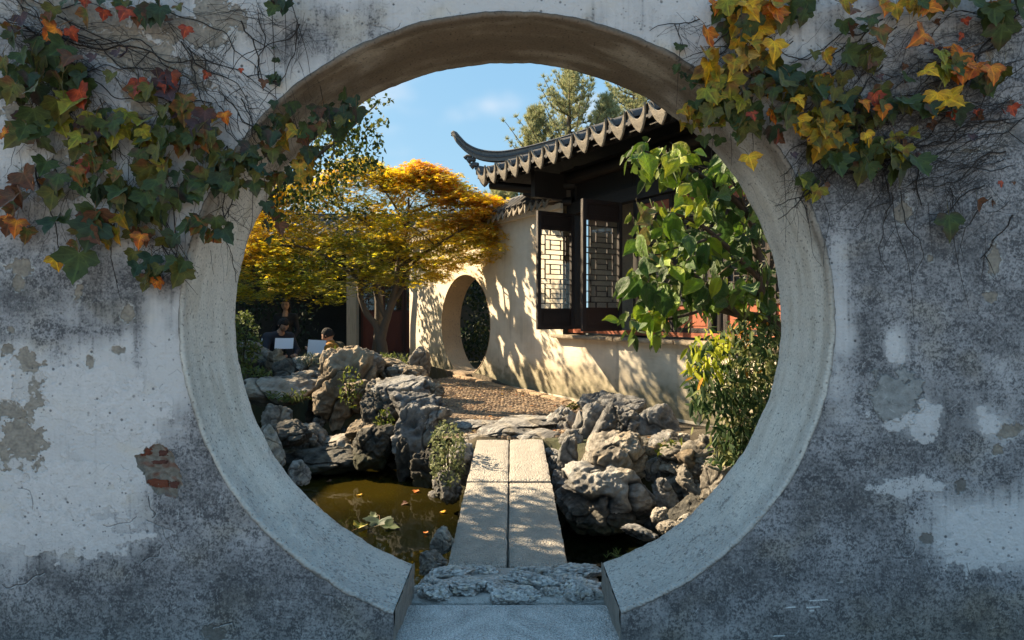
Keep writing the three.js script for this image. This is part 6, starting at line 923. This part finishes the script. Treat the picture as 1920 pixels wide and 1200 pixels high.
const RIGHT = ['ivy with yellow, orange and olive leaves on the upper right of the near wall', V(1.2, 0.5, -ZF), 2, [
  [1370, 30, 40, 36, 8, 34, 58, WR], [1420, 60, 60, 50, 10, 34, 60, ['olive', 'green', 'gold', 'yellow']], [1440, 15, 36, 20, 4, 34, 54, ['orange', 'yellow']], [1490, 20, 26, 20, 4, 40, 62, ['green', 'olive']], [1345, 140, 40, 34, 9, 36, 62, ['yellow', 'gold', 'lime', 'pale', 'olive']], [1400, 130, 36, 30, 7, 32, 52, ['yellow', 'gold', 'olive', 'brown']], [1320, 190, 34, 44, 10, 26, 46, ['gold', 'olive', 'lime', 'green'], -0.02, 0.08], [1370, 200, 50, 40, 13, 34, 58, ['green', 'olive', 'lime', 'green']], [1415, 235, 40, 30, 9, 34, 56, ['deep', 'green', 'olive']], [1300, 235, 30, 30, 6, 24, 40, ['gold', 'lime', 'olive'], -0.06, 0.04], [1450, 150, 50, 40, 11, 30, 52, ['olive', 'green', 'deep']], [1485, 180, 46, 34, 9, 34, 54, ['gold', 'olive', 'green']], [1540, 150, 46, 40, 9, 28, 46, ['orange', 'gold', 'olive', 'green']], [1500, 215, 50, 30, 9, 28, 46, ['lime', 'olive', 'yellow', 'green']], [1545, 225, 40, 24, 7, 28, 44, ['gold', 'lime', 'olive']], [1590, 215, 40, 34, 9, 34, 54, ['olive', 'green', 'deep']], [1640, 215, 34, 30, 6, 28, 44, ['orange', 'olive', 'green']], [1525, 250, 40, 26, 5, 44, 66, ['gold', 'olive']], [1600, 260, 44, 30, 9, 28, 48, ['yellow', 'gold', 'olive', 'green']], [1560, 310, 24, 18, 3, 40, 54, ['green', 'olive']], [1625, 300, 36, 24, 5, 44, 60, ['green', 'deep', 'olive']], [1670, 280, 40, 24, 6, 30, 48, ['olive', 'green', 'lime']], [1695, 312, 26, 14, 2, 54, 64, ['deep', 'green']], [1690, 185, 50, 30, 8, 34, 52, ['deep', 'green', 'olive']], [1770, 205, 40, 20, 5, 36, 54, ['deep', 'green', 'yellow']], [1760, 130, 40, 24, 5, 36, 52, ['lime', 'yellow', 'olive']], [1820, 135, 40, 26, 6, 34, 54, ['orange', 'olive', 'green', 'mixed']], [1860, 150, 34, 14, 3, 40, 56, ['green', 'olive']], [1600, 40, 40, 30, 5, 30, 46, ['olive', 'green', 'brown']], [1690, 20, 60, 20, 7, 34, 54, ['orange', 'gold', 'olive']], [1780, 10, 60, 16, 5, 34, 50, ['olive', 'green']], [1870, 35, 40, 36, 7, 42, 60, ['olive', 'green', 'mixed']], [1620, 110, 40, 24, 5, 28, 46, ['olive', 'brown', 'green']], [1520, 355, 22, 22, 5, 30, 44, ['green', 'olive', 'lime']], [1275, 140, 8, 50, 5, 12, 22, ['deep', 'green'], 0.0, 0.02],
  [1800, 120, 130, 130, 18, 14, 28, DRY, 0.004, 0.03], [1700, 230, 160, 80, 12, 14, 26, DRY, 0.004, 0.03], [1460, 250, 60, 60, 3, 18, 30, DRY], [1350, 260, 40, 26, 4, 24, 38, ['lime', 'olive', 'green'], -0.04, 0.06]],
  [[1404, 312, 52, 'yellow', [0, 0, 0.1]], [1380, 262, 30, 'green', [0, 0.2, 0]], [1778, 435, 76, 'green', [0, 0.1, 0.1], 0.03], [1735, 82, 52, 'orange', [0, 0.2, -0.8]], [1647, 75, 54, 'mixed', [0, 0, 0.2]], [1580, 20, 52, 'gold', [0, 0, 0.2]], [1450, 222, 38, 'orange', [0.1, 0.1, 0]], [1638, 193, 40, 'red', [0.1, 0, 0.2]], [1525, 265, 70, 'gold', [0, 0, 0.3]], [1337, 152, 46, 'pale', [0.1, -0.2, 0.3]], [1397, 120, 52, 'pale', [0, 0.3, -0.2]], [1325, 75, 46, 'orange', [0, 0.7, 0.2]], [1896, 210, 28, 'red', [0.4, 0, 0.5]], [1832, 386, 26, 'brown', [0.4, 0.4, 0.3]], [1858, 384, 16, 'brown', [0, 0.9, 0]], [1876, 346, 16, 'red', [0, 0.3, 0.2]], [1547, 357, 32, 'brown', [0.2, 0.6, 0.2]], [1457, 262, 34, 'red', [0, 0.9, 0]], [1900, 345, 10, 'brown', [0, 0, 0]], [1766, 190, 34, 'yellow', [0, 0, -0.3]], [1830, 138, 44, 'orange', [0, -0.2, -0.5]]],
  [[1900, 110, 2.8, 380, 60, 34], [1900, 200, 2.75, 360, 40, 34], [1880, 290, 2.8, 330, 30, 26], [1920, 30, 2.7, 380, 40, 26], [1700, 60, 2.5, 280, 60, 24], [1600, 100, 2.3, 240, 60, 22], [1760, 180, 2.6, 300, 70, 30], [1820, 250, 2.9, 280, 50, 26], [1660, 250, 2.4, 180, 50, 20], [1500, 60, 2.5, 180, 40, 14], [1560, 300, 2.2, 150, 30, 14], [1400, 60, 2.0, 140, 30, 10], [1320, 40, 2.6, 100, 20, 8], [1660, 320, 1.4, 150, 60, 12], [1840, 330, 2.6, 200, 50, 14], [1500, 330, 1.9, 110, 20, 8], [1580, 190, 1.6, 160, 60, 14], [1760, 320, 1.2, 110, 50, 7], [1880, 380, 2.4, 110, 40, 6]],
  [[[[1672, 360], [1680, 425], [1702, 490], [1708, 530], [1714, 605]], 0.0014], [[[1680, 425], [1656, 470], [1660, 505], [1676, 520]], 0.0009], [[[1720, 390], [1712, 440], [1714, 500], [1710, 530]], 0.0010], [[[1740, 380], [1745, 440], [1750, 490]], 0.0009], [[[1782, 380], [1790, 460], [1802, 520], [1816, 576]], 0.0013], [[[1712, 440], [1698, 450], [1694, 456]], 0.0007], [[[1545, 380], [1555, 410], [1546, 460], [1544, 500]], 0.0012], [[[1512, 390, 0.02], [1520, 440, 0.01], [1526, 480, 0.01], [1542, 500]], 0.0010], [[[1470, 320, 0.0], [1474, 400, -0.05], [1472, 465, -0.05]], 0.0010], [[[1276, 80], [1272, 130], [1270, 170, 0.0], [1268, 200, -0.04]], 0.0012], [[[1370, 250, 0.03], [1372, 290, 0.0], [1370, 320, -0.03]], 0.0010], [[[1340, 240, 0.02], [1334, 290, 0.0], [1338, 330, -0.03]], 0.0010], [[[1410, 240, 0.03], [1412, 280, 0.03], [1405, 300, 0.05]], 0.0012]]];
const pickSide = (list, f) => list.filter((c) => f(c[0], c[1]));
const strandSide = (list, f) => list.filter(([p]) => f(p[p.length - 1][0], p[p.length - 1][1]));
{ const [label, base, seed, cl, si, wa, st] = LEFT, arch = (x, y) => x > 425 && x < 1000; 
  makeIvy(label, base, seed, pickSide(cl, (x, y) => !arch(x, y)), pickSide(si, (x, y) => !arch(x, y)), wa, strandSide(st, (x, y) => !arch(x, y)));
  makeIvy('green ivy strands hanging over the left shoulder of the round opening', V(-0.75, 0.5, -ZF), 11, pickSide(cl, arch).map((c) => [...c.slice(0, 4), Math.round(c[4] * 1.6), ...c.slice(5)]), pickSide(si, arch), [[470, 230, 0.9, 160, 30, 10], [540, 180, 1.3, 120, 30, 8], [600, 200, 1.4, 100, 30, 8]], strandSide(st, arch)); }
{ const [label, base, seed, cl, si, wa, st] = RIGHT, arch = (x) => x < 1478;
  makeIvy(label, base, seed, pickSide(cl, (x) => !arch(x)), pickSide(si, (x) => !arch(x)), wa, strandSide(st, (x) => !arch(x)));
  makeIvy('golden and lime ivy leaves spilling over the right shoulder of the round opening', V(0.75, 0.7, -ZF), 12, pickSide(cl, arch), pickSide(si, arch), [[1400, 40, 2.2, 160, 30, 10], [1330, 120, 1.4, 120, 30, 8]], strandSide(st, arch)); }
// ---------------------------------------------------------------- people sketching in the shade
const SKIN = [0.42, 0.25, 0.17];
// joints: [x, y, z, radius]; bones: [from, to, colour]; one continuous surface from a smooth union of tapered capsules
function bodyGeo(J, bones, res, seedCol) {
  const pts = Object.values(J), lo = [1e9, 1e9, 1e9], hi = [-1e9, -1e9, -1e9]; pts.forEach((p) => { for (let k = 0; k < 3; k++) { lo[k] = Math.min(lo[k], p[k] - p[3] - 0.06); hi[k] = Math.max(hi[k], p[k] + p[3] + 0.06); } });
  const S = Math.max(hi[0] - lo[0], hi[1] - lo[1], hi[2] - lo[2]), c = [0, 1, 2].map((k) => (lo[k] + hi[k]) / 2), mc = new MarchingCubes(res, new THREE.MeshBasicMaterial(), false, false, 400000);
  const near = (x, y, z) => { let d = 1e9, best = 0, bd = 1e9; bones.forEach(([a, b], i) => { const p = J[a], q = J[b], ex = q[0] - p[0], ey = q[1] - p[1], ez = q[2] - p[2], t = clamp(((x - p[0]) * ex + (y - p[1]) * ey + (z - p[2]) * ez) / (ex * ex + ey * ey + ez * ez + 1e-9)), w = Math.hypot(x - p[0] - ex * t, y - p[1] - ey * t, z - p[2] - ez * t) - lerp(p[3], q[3], t); if (w < bd) { bd = w; best = i; } const kk = 0.03, h = clamp(0.5 + 0.5 * (d - w) / kk); d = lerp(d, w, h) - kk * h * (1 - h); }); return [d, best]; };
  const h = S / 2;
  for (let k = 0; k < res; k++) for (let j = 0; j < res; j++) for (let i = 0; i < res; i++) mc.field[k * res * res + j * res + i] = -near(c[0] + (i - res / 2) / (res / 2) * h, c[1] + (j - res / 2) / (res / 2) * h, c[2] + (k - res / 2) / (res / 2) * h)[0];
  mc.isolation = 0; mc.update(); const n = mc.count, g = new THREE.BufferGeometry(), pos = new Float32Array(n * 3), col = new Float32Array(n * 3);
  for (let i = 0; i < n; i++) { const p = [0, 1, 2].map((k) => c[k] + mc.positionArray[i * 3 + k] * h), b = near(...p)[1]; pos.set(p, i * 3); col.set(bones[b][2], i * 3); }
  g.setAttribute('position', new THREE.BufferAttribute(pos, 3)); g.setAttribute('normal', new THREE.BufferAttribute(mc.normalArray.slice(0, n * 3), 3)); g.setAttribute('color', new THREE.BufferAttribute(col, 3)); g.setAttribute('uv', new THREE.BufferAttribute(new Float32Array(n * 2), 2));
  const m = mergeVertices(g, 1e-4); m.computeVertexNormals(); return m;
}
function headGeo(hair, glasses) {                                      // a face in one piece with nose, brow, ears; looks along +z; chin at y = -0.11
  const g0 = new THREE.IcosahedronGeometry(1, 14); g0.deleteAttribute('uv'); g0.deleteAttribute('normal'); const g = mergeVertices(g0, 1e-4), p = g.attributes.position, col = new Float32Array(p.count * 3);
  for (let i = 0; i < p.count; i++) { const x = p.getX(i), y = p.getY(i), z = p.getZ(i); let X = x * (y < 0 ? 0.078 - 0.026 * y * y : 0.078), Y = y * 0.115, Z = z * 0.095 - (y < -0.4 && z < 0 ? 0.02 * z : 0); const f = Math.exp(-(x * x * 60 + Math.pow(y + 0.12, 2) * 14)) * (z > 0 ? 1 : 0); Z += f * 0.022 * (y > -0.25 ? 1 : 0.4); for (const s of [-1, 1]) { Z -= 0.009 * Math.exp(-(Math.pow(x - s * 0.36, 2) * 40 + Math.pow(y - 0.06, 2) * 60)) * (z > 0 ? 1 : 0); X += s * 0.014 * Math.exp(-(Math.pow(y, 2) * 20 + Math.pow(z + 0.05, 2) * 50)) * (x * s > 0.7 ? 1 : 0); }
    p.setXYZ(i, X, Y, Z); let c = SKIN; if (z > 0.5 && Math.abs(y + 0.48) < 0.06 && Math.abs(x) < 0.24) c = [0.35, 0.11, 0.09]; if (z > 0.4 && Math.abs(y - 0.06) < 0.05 && Math.abs(Math.abs(x) - 0.36) < 0.1) c = [0.03, 0.025, 0.02]; if (z > 0.4 && Math.abs(y - 0.2) < 0.025 && Math.abs(Math.abs(x) - 0.36) < 0.16) c = [0.04, 0.03, 0.025]; col.set(c, i * 3); }
  g.setAttribute('color', new THREE.BufferAttribute(col, 3)); g.setAttribute('uv', new THREE.BufferAttribute(new Float32Array(p.count * 2), 2)); g.computeVertexNormals(); return g;
}
function hairGeo(long) { const g = new THREE.IcosahedronGeometry(1, 8), p = g.attributes.position; for (let i = 0; i < p.count; i++) { let x = p.getX(i), y = p.getY(i), z = p.getZ(i); const n = 1 + 0.06 * n3(x * 6, y * 3, z * 6), cutFace = z > 0.25 && y < 0.42; let X = x * 0.088 * n, Y = y * 0.12 * n + 0.012, Z = z * 0.105 * n - 0.008; if (cutFace) Z = Math.min(Z, 0.03 + 0.0 * x); if (long && y < 0) { Y *= 2.6; X *= 1.12; Z = Math.min(Z, 0.045) - 0.01; } else if (!long && y < -0.25) Y = -0.03 + 0.01 * y; p.setXYZ(i, X, Y, Z); } g.computeVertexNormals(); return g; }
function glassesGeo() { const l = []; for (const s of [-1, 1]) { l.push(new THREE.TorusGeometry(0.021, 0.0028, 5, 16).translate(s * 0.029, 0.006, 0.094)); l.push(box(0.003, 0.004, 0.1, s * 0.078, 0.01, 0.05)); } l.push(box(0.016, 0.003, 0.003, 0, 0.01, 0.097)); return merge(l); }
function fingersInto(J, bones, wrist, dir, side, scale = 1) {           // palm and five fingers on a wrist, slightly curled
  const w = J[wrist], d = V(...dir).normalize(), s = V(...side).normalize(), n = V().crossVectors(d, s), at = (a, b, c2, r) => [w[0] + d.x * a + s.x * b + n.x * c2, w[1] + d.y * a + s.y * b + n.y * c2, w[2] + d.z * a + s.z * b + n.z * c2, r];
  J[wrist + 'p'] = at(0.07 * scale, 0, 0, 0.026); bones.push([wrist, wrist + 'p', SKIN]);
  [[-0.03, 0.06], [-0.01, 0.075], [0.01, 0.07], [0.03, 0.055]].forEach(([o, L], k) => { J[wrist + 'a' + k] = at(0.085, o, 0, 0.009); J[wrist + 'b' + k] = at(0.085 + L * 0.6, o * 1.1, 0.012, 0.0085); J[wrist + 'c' + k] = at(0.085 + L * 0.9, o * 1.1, 0.035, 0.007); bones.push([wrist + 'p', wrist + 'a' + k, SKIN], [wrist + 'a' + k, wrist + 'b' + k, SKIN], [wrist + 'b' + k, wrist + 'c' + k, SKIN]); });
  J[wrist + 't0'] = at(0.035, -0.03, 0.005, 0.012); J[wrist + 't1'] = at(0.07, -0.055, 0.02, 0.009); bones.push([wrist, wrist + 't0', SKIN], [wrist + 't0', wrist + 't1', SKIN]);
}
const bodyMat = std({ vertexColors: true, roughness: 0.85 }), hairMat = std({ color: lin(0.010, 0.008, 0.008), roughness: 0.9 });
function person(label, pos, turn, J, bones, head, long, glasses, res = 84) {
  const t = thing('person', label, 'person', pos.toArray()); t.rotation.y = turn;
  part('body', bodyGeo(J, bones, res), bodyMat, t);
  const h = part('head', headGeo(), bodyMat, t); h.position.set(...head.slice(0, 3)); h.rotation.set(head[3], head[4], 0);
  part('hair', hairGeo(long), hairMat, h); if (glasses) part('glasses', glassesGeo(), std({ color: lin(0.02, 0.02, 0.02), roughness: 0.3 }), h);
  return t;
}
{ // standing woman: black V-neck top, long dark hair, glasses
  const C = [0.012, 0.013, 0.017], Tt = [0.02, 0.02, 0.025], J = { pel: [0, 0.93, 0, 0.125], wa: [0, 1.1, 0, 0.105], ch: [0, 1.28, 0, 0.125], nk: [0, 1.42, -0.01, 0.05], n2: [0, 1.5, 0.0, 0.045], sl: [-0.16, 1.37, -0.01, 0.062], sr: [0.16, 1.37, -0.01, 0.062], el: [-0.22, 1.1, -0.02, 0.042], er: [0.22, 1.1, -0.02, 0.042], wl: [-0.2, 0.87, 0.06, 0.028], wr: [0.16, 0.94, 0.12, 0.028], hl: [-0.09, 0.9, 0, 0.1], hr: [0.09, 0.9, 0, 0.1], kl: [-0.1, 0.48, 0.02, 0.06], kr: [0.1, 0.48, 0.02, 0.06], al: [-0.1, 0.08, -0.02, 0.042], ar: [0.1, 0.08, -0.02, 0.042], tl: [-0.11, 0.03, 0.15, 0.035], tr: [0.11, 0.03, 0.15, 0.035], vn: [0, 1.4, 0.06, 0.035] };
  const B = [['pel', 'wa', C], ['wa', 'ch', C], ['ch', 'nk', C], ['nk', 'n2', SKIN], ['vn', 'n2', SKIN], ['ch', 'sl', C], ['ch', 'sr', C], ['nk', 'sl', C], ['nk', 'sr', C], ['sl', 'el', C], ['sr', 'er', C], ['el', 'wl', C], ['er', 'wr', C], ['hl', 'kl', Tt], ['hr', 'kr', Tt], ['kl', 'al', Tt], ['kr', 'ar', Tt], ['al', 'tl', Tt], ['ar', 'tr', Tt], ['pel', 'hl', C], ['pel', 'hr', C]];
  fingersInto(J, B, 'wl', [0, -1, 0.2], [0.3, 0, 1]); fingersInto(J, B, 'wr', [-0.3, -0.9, 0.3], [0.3, 0, 1]);
  const p = P(536, 572, 12.4); p.y -= 1.6; person('standing person with long dark hair and glasses in a black V-neck top', p, 0.1, J, B, [0, 1.6, 0.02, 0.05, 0.05], true, true);
}
{ // seated man bent over a sheet of paper: dark jacket with a pale line down one sleeve, glasses
  const C = [0.016, 0.02, 0.032], Tt = [0.012, 0.013, 0.018], J = { pel: [0, 0.48, -0.1, 0.14], wa: [0, 0.66, -0.06, 0.125], ch: [0, 0.86, 0.06, 0.14], nk: [0, 0.98, 0.15, 0.06], n2: [0, 1.04, 0.2, 0.05], sl: [-0.19, 0.93, 0.1, 0.072], sr: [0.19, 0.93, 0.1, 0.072], el: [-0.27, 0.68, 0.22, 0.05], er: [0.28, 0.69, 0.2, 0.05], wl: [-0.14, 0.62, 0.42, 0.03], wr: [0.14, 0.62, 0.42, 0.03], hl: [-0.1, 0.48, -0.02, 0.1], hr: [0.1, 0.48, -0.02, 0.1], kl: [-0.14, 0.5, 0.4, 0.068], kr: [0.14, 0.5, 0.4, 0.068], al: [-0.14, 0.08, 0.36, 0.045], ar: [0.14, 0.08, 0.36, 0.045], tl: [-0.15, 0.03, 0.52, 0.036], tr: [0.15, 0.03, 0.52, 0.036] };
  const B = [['pel', 'wa', C], ['wa', 'ch', C], ['ch', 'nk', C], ['nk', 'n2', SKIN], ['ch', 'sl', C], ['ch', 'sr', C], ['nk', 'sl', C], ['nk', 'sr', C], ['sl', 'el', C], ['sr', 'er', C], ['el', 'wl', C], ['er', 'wr', C], ['hl', 'kl', Tt], ['hr', 'kr', Tt], ['kl', 'al', Tt], ['kr', 'ar', Tt], ['al', 'tl', Tt], ['ar', 'tr', Tt], ['pel', 'hl', Tt], ['pel', 'hr', Tt]];
  fingersInto(J, B, 'wl', [0.5, -0.1, 0.8], [0.8, 0, -0.5]); fingersInto(J, B, 'wr', [-0.5, -0.1, 0.8], [0.8, 0, 0.5]);
  const p = P(518, 606, 10.8); p.y -= 1.16; p.x += 0; const m = person('seated person in a dark jacket bending over a white paper sheet', p, 0.75, J, B, [0, 1.13, 0.29, 0.75, 0.1], false, true);
  const sleeveLine = new Tris().tube(smoothPts([V(-0.24, 0.96, 0.06), V(-0.30, 0.84, 0.12), V(-0.33, 0.68, 0.22), V(-0.27, 0.62, 0.32)], 10), 0.011, 0.009, 5).geo(false); part('sleeve_stripe', sleeveLine, std({ color: lin(0.7, 0.7, 0.7) }), m);
  const st = thing('garden_stool', 'low dark stool under the seated person in the dark jacket', 'stool', p.toArray()); st.rotation.y = 0.75; part('seat', new THREE.CylinderGeometry(0.17, 0.16, 0.05, 18).translate(0, 0.315, -0.1), brownWood, st); for (const [x, z] of [[-0.11, -0.2], [0.11, -0.2], [-0.11, 0.0], [0.11, 0.0]]) part('leg', new THREE.CylinderGeometry(0.018, 0.015, 0.3, 8).translate(x, 0.15, z), brownWood, st);
}
{ // crouching person on the right, turned away, olive and mustard coat, arm out to the sheet
  const C = [0.03, 0.03, 0.018], M = [0.30, 0.13, 0.012], Tt = [0.02, 0.02, 0.022], J = { pel: [0, 0.4, -0.05, 0.15], wa: [0, 0.58, 0, 0.14], ch: [0, 0.74, 0.07, 0.15], nk: [0, 0.87, 0.14, 0.06], n2: [0, 0.93, 0.18, 0.05], sl: [-0.19, 0.81, 0.08, 0.075], sr: [0.19, 0.81, 0.08, 0.075], el: [-0.26, 0.68, 0.28, 0.052], er: [0.26, 0.56, 0.14, 0.052], wl: [-0.16, 0.76, 0.52, 0.03], wr: [0.12, 0.52, 0.34, 0.03], hl: [-0.1, 0.4, 0, 0.11], hr: [0.1, 0.4, 0, 0.11], kl: [-0.15, 0.5, 0.36, 0.07], kr: [0.15, 0.5, 0.36, 0.07], al: [-0.14, 0.08, 0.2, 0.045], ar: [0.14, 0.08, 0.2, 0.045], tl: [-0.15, 0.03, 0.36, 0.036], tr: [0.15, 0.03, 0.36, 0.036], bk: [0.1, 0.66, -0.06, 0.1] };
  const B = [['pel', 'wa', C], ['wa', 'ch', C], ['ch', 'nk', C], ['nk', 'n2', SKIN], ['ch', 'sl', C], ['ch', 'sr', M], ['nk', 'sl', C], ['nk', 'sr', M], ['sl', 'el', C], ['sr', 'er', M], ['wa', 'bk', M], ['bk', 'sr', M], ['el', 'wl', C], ['er', 'wr', C], ['hl', 'kl', Tt], ['hr', 'kr', Tt], ['kl', 'al', Tt], ['kr', 'ar', Tt], ['al', 'tl', Tt], ['ar', 'tr', Tt], ['pel', 'hl', C], ['pel', 'hr', C]];
  fingersInto(J, B, 'wl', [0.2, 0.1, 1], [1, 0.3, 0]); fingersInto(J, B, 'wr', [-0.5, -0.1, 0.8], [0.8, 0, 0.5]);
  const p = P(636, 632, 10.4); p.y -= 0.98; person('crouching dark-haired person in an olive and mustard coat holding a paper sheet', p, -1.75, J, B, [0, 1.0, 0.2, 0.4, 0.0], false, false);
}
{ // the two sheets
  const paper = std({ color: lin(0.72, 0.72, 0.78), roughness: 0.7, side: THREE.DoubleSide }), boardM = std({ color: lin(0.02, 0.025, 0.03), roughness: 0.6 });
  const sheet = (label, px, py, Z, w, h, rx, ry, rz, bend) => { const c = P(px, py, Z), t = thing('paper_sheet', label, 'paper', c.toArray()), g = new THREE.BoxGeometry(w, h, 0.003, 10, 10, 1), p = g.attributes.position; for (let i = 0; i < p.count; i++) p.setZ(i, p.getZ(i) + bend * p.getX(i) * p.getX(i) - bend * 0.5 * p.getY(i) * p.getY(i)); g.computeVertexNormals(); part('sheet', g, paper, t); part('drawing_board', box(w * 0.96, h * 0.7, 0.01, 0, h * 0.05, -0.05), boardM, t); t.rotation.set(rx, ry, rz); };
  sheet('white paper sheet hanging over the knees of the seated person', 533, 644, 10.35, 0.29, 0.18, -0.35, 0.1, 0.04, 0.6); sheet('larger white paper sheet held upright by the crouching person', 594, 654, 10.2, 0.31, 0.28, -0.12, -0.2, -0.06, 0.4);
}
// ---------------------------------------------------------------- leaves afloat and fallen
{
  const r = rand(88), G = IVY, spots = [[648, 1014, 'lime', 'pale leaf afloat on the pond nearest the left gate ring'], [740, 882, 'yellow', 'yellow leaf afloat at the foot of the grey pillar rock'], [620, 905, 'brown', 'brown leaf afloat at the far left of the pond'], [780, 922, 'orange', 'orange leaf afloat below the wet dark rock'], [833, 962, 'yellow', 'yellow leaf afloat close to the middle of the bridge'], [690, 1046, 'brown', 'dark leaf afloat just above the gate ring'], [800, 1002, 'orange', 'orange leaf afloat left of the pale broken rock'], [762, 945, 'brown', 'brown leaf afloat in the middle of the pond'], [675, 930, 'yellow', 'small yellow leaf afloat above the green floating plant']];
  spots.forEach(([x, y, kind, label], k) => { const Z = 1200 * 1.595 / (y - 590), p = P(x, y, Z); const m = new THREE.Mesh(G[kind][k % 3], ivyMat); m.name = numbered('floating_leaf'); m.scale.setScalar(r.r(0.028, 0.05)); m.position.set(p.x, WATER + 0.012, p.z); m.rotation.set(-1.5 + r.g() * 0.1, 0, r() * 6.28, 'XYZ'); scene.add(m); tag(m, label, 'leaf', 'fallen leaves afloat on the pond'); });
  const c = [[712, 978, 0.16, 'deep'], [722, 990, 0.11, 'green'], [672, 994, 0.09, 'lime'], [730, 980, 0.07, 'red'], [704, 972, 0.08, 'green']], t = thing('floating_plant', 'cluster of green floating leaves on the pond left of the bridge', 'water plant', P(712, 980, 4.9).toArray()), b = t.position;
  c.forEach(([x, y, s, kind], k) => { const Z = 1200 * 1.595 / (y - 590), p = P(x, y, Z), m = part('leaf', G[kind][k % 3], ivyMat, t); m.scale.setScalar(s); m.position.set(p.x - b.x, WATER + 0.018 - b.y, p.z - b.z); m.rotation.set(-1.4, 0, k * 1.3); });
}
camera.updateMatrixWorld(); camera.updateProjectionMatrix();
renderer.render(scene, camera);
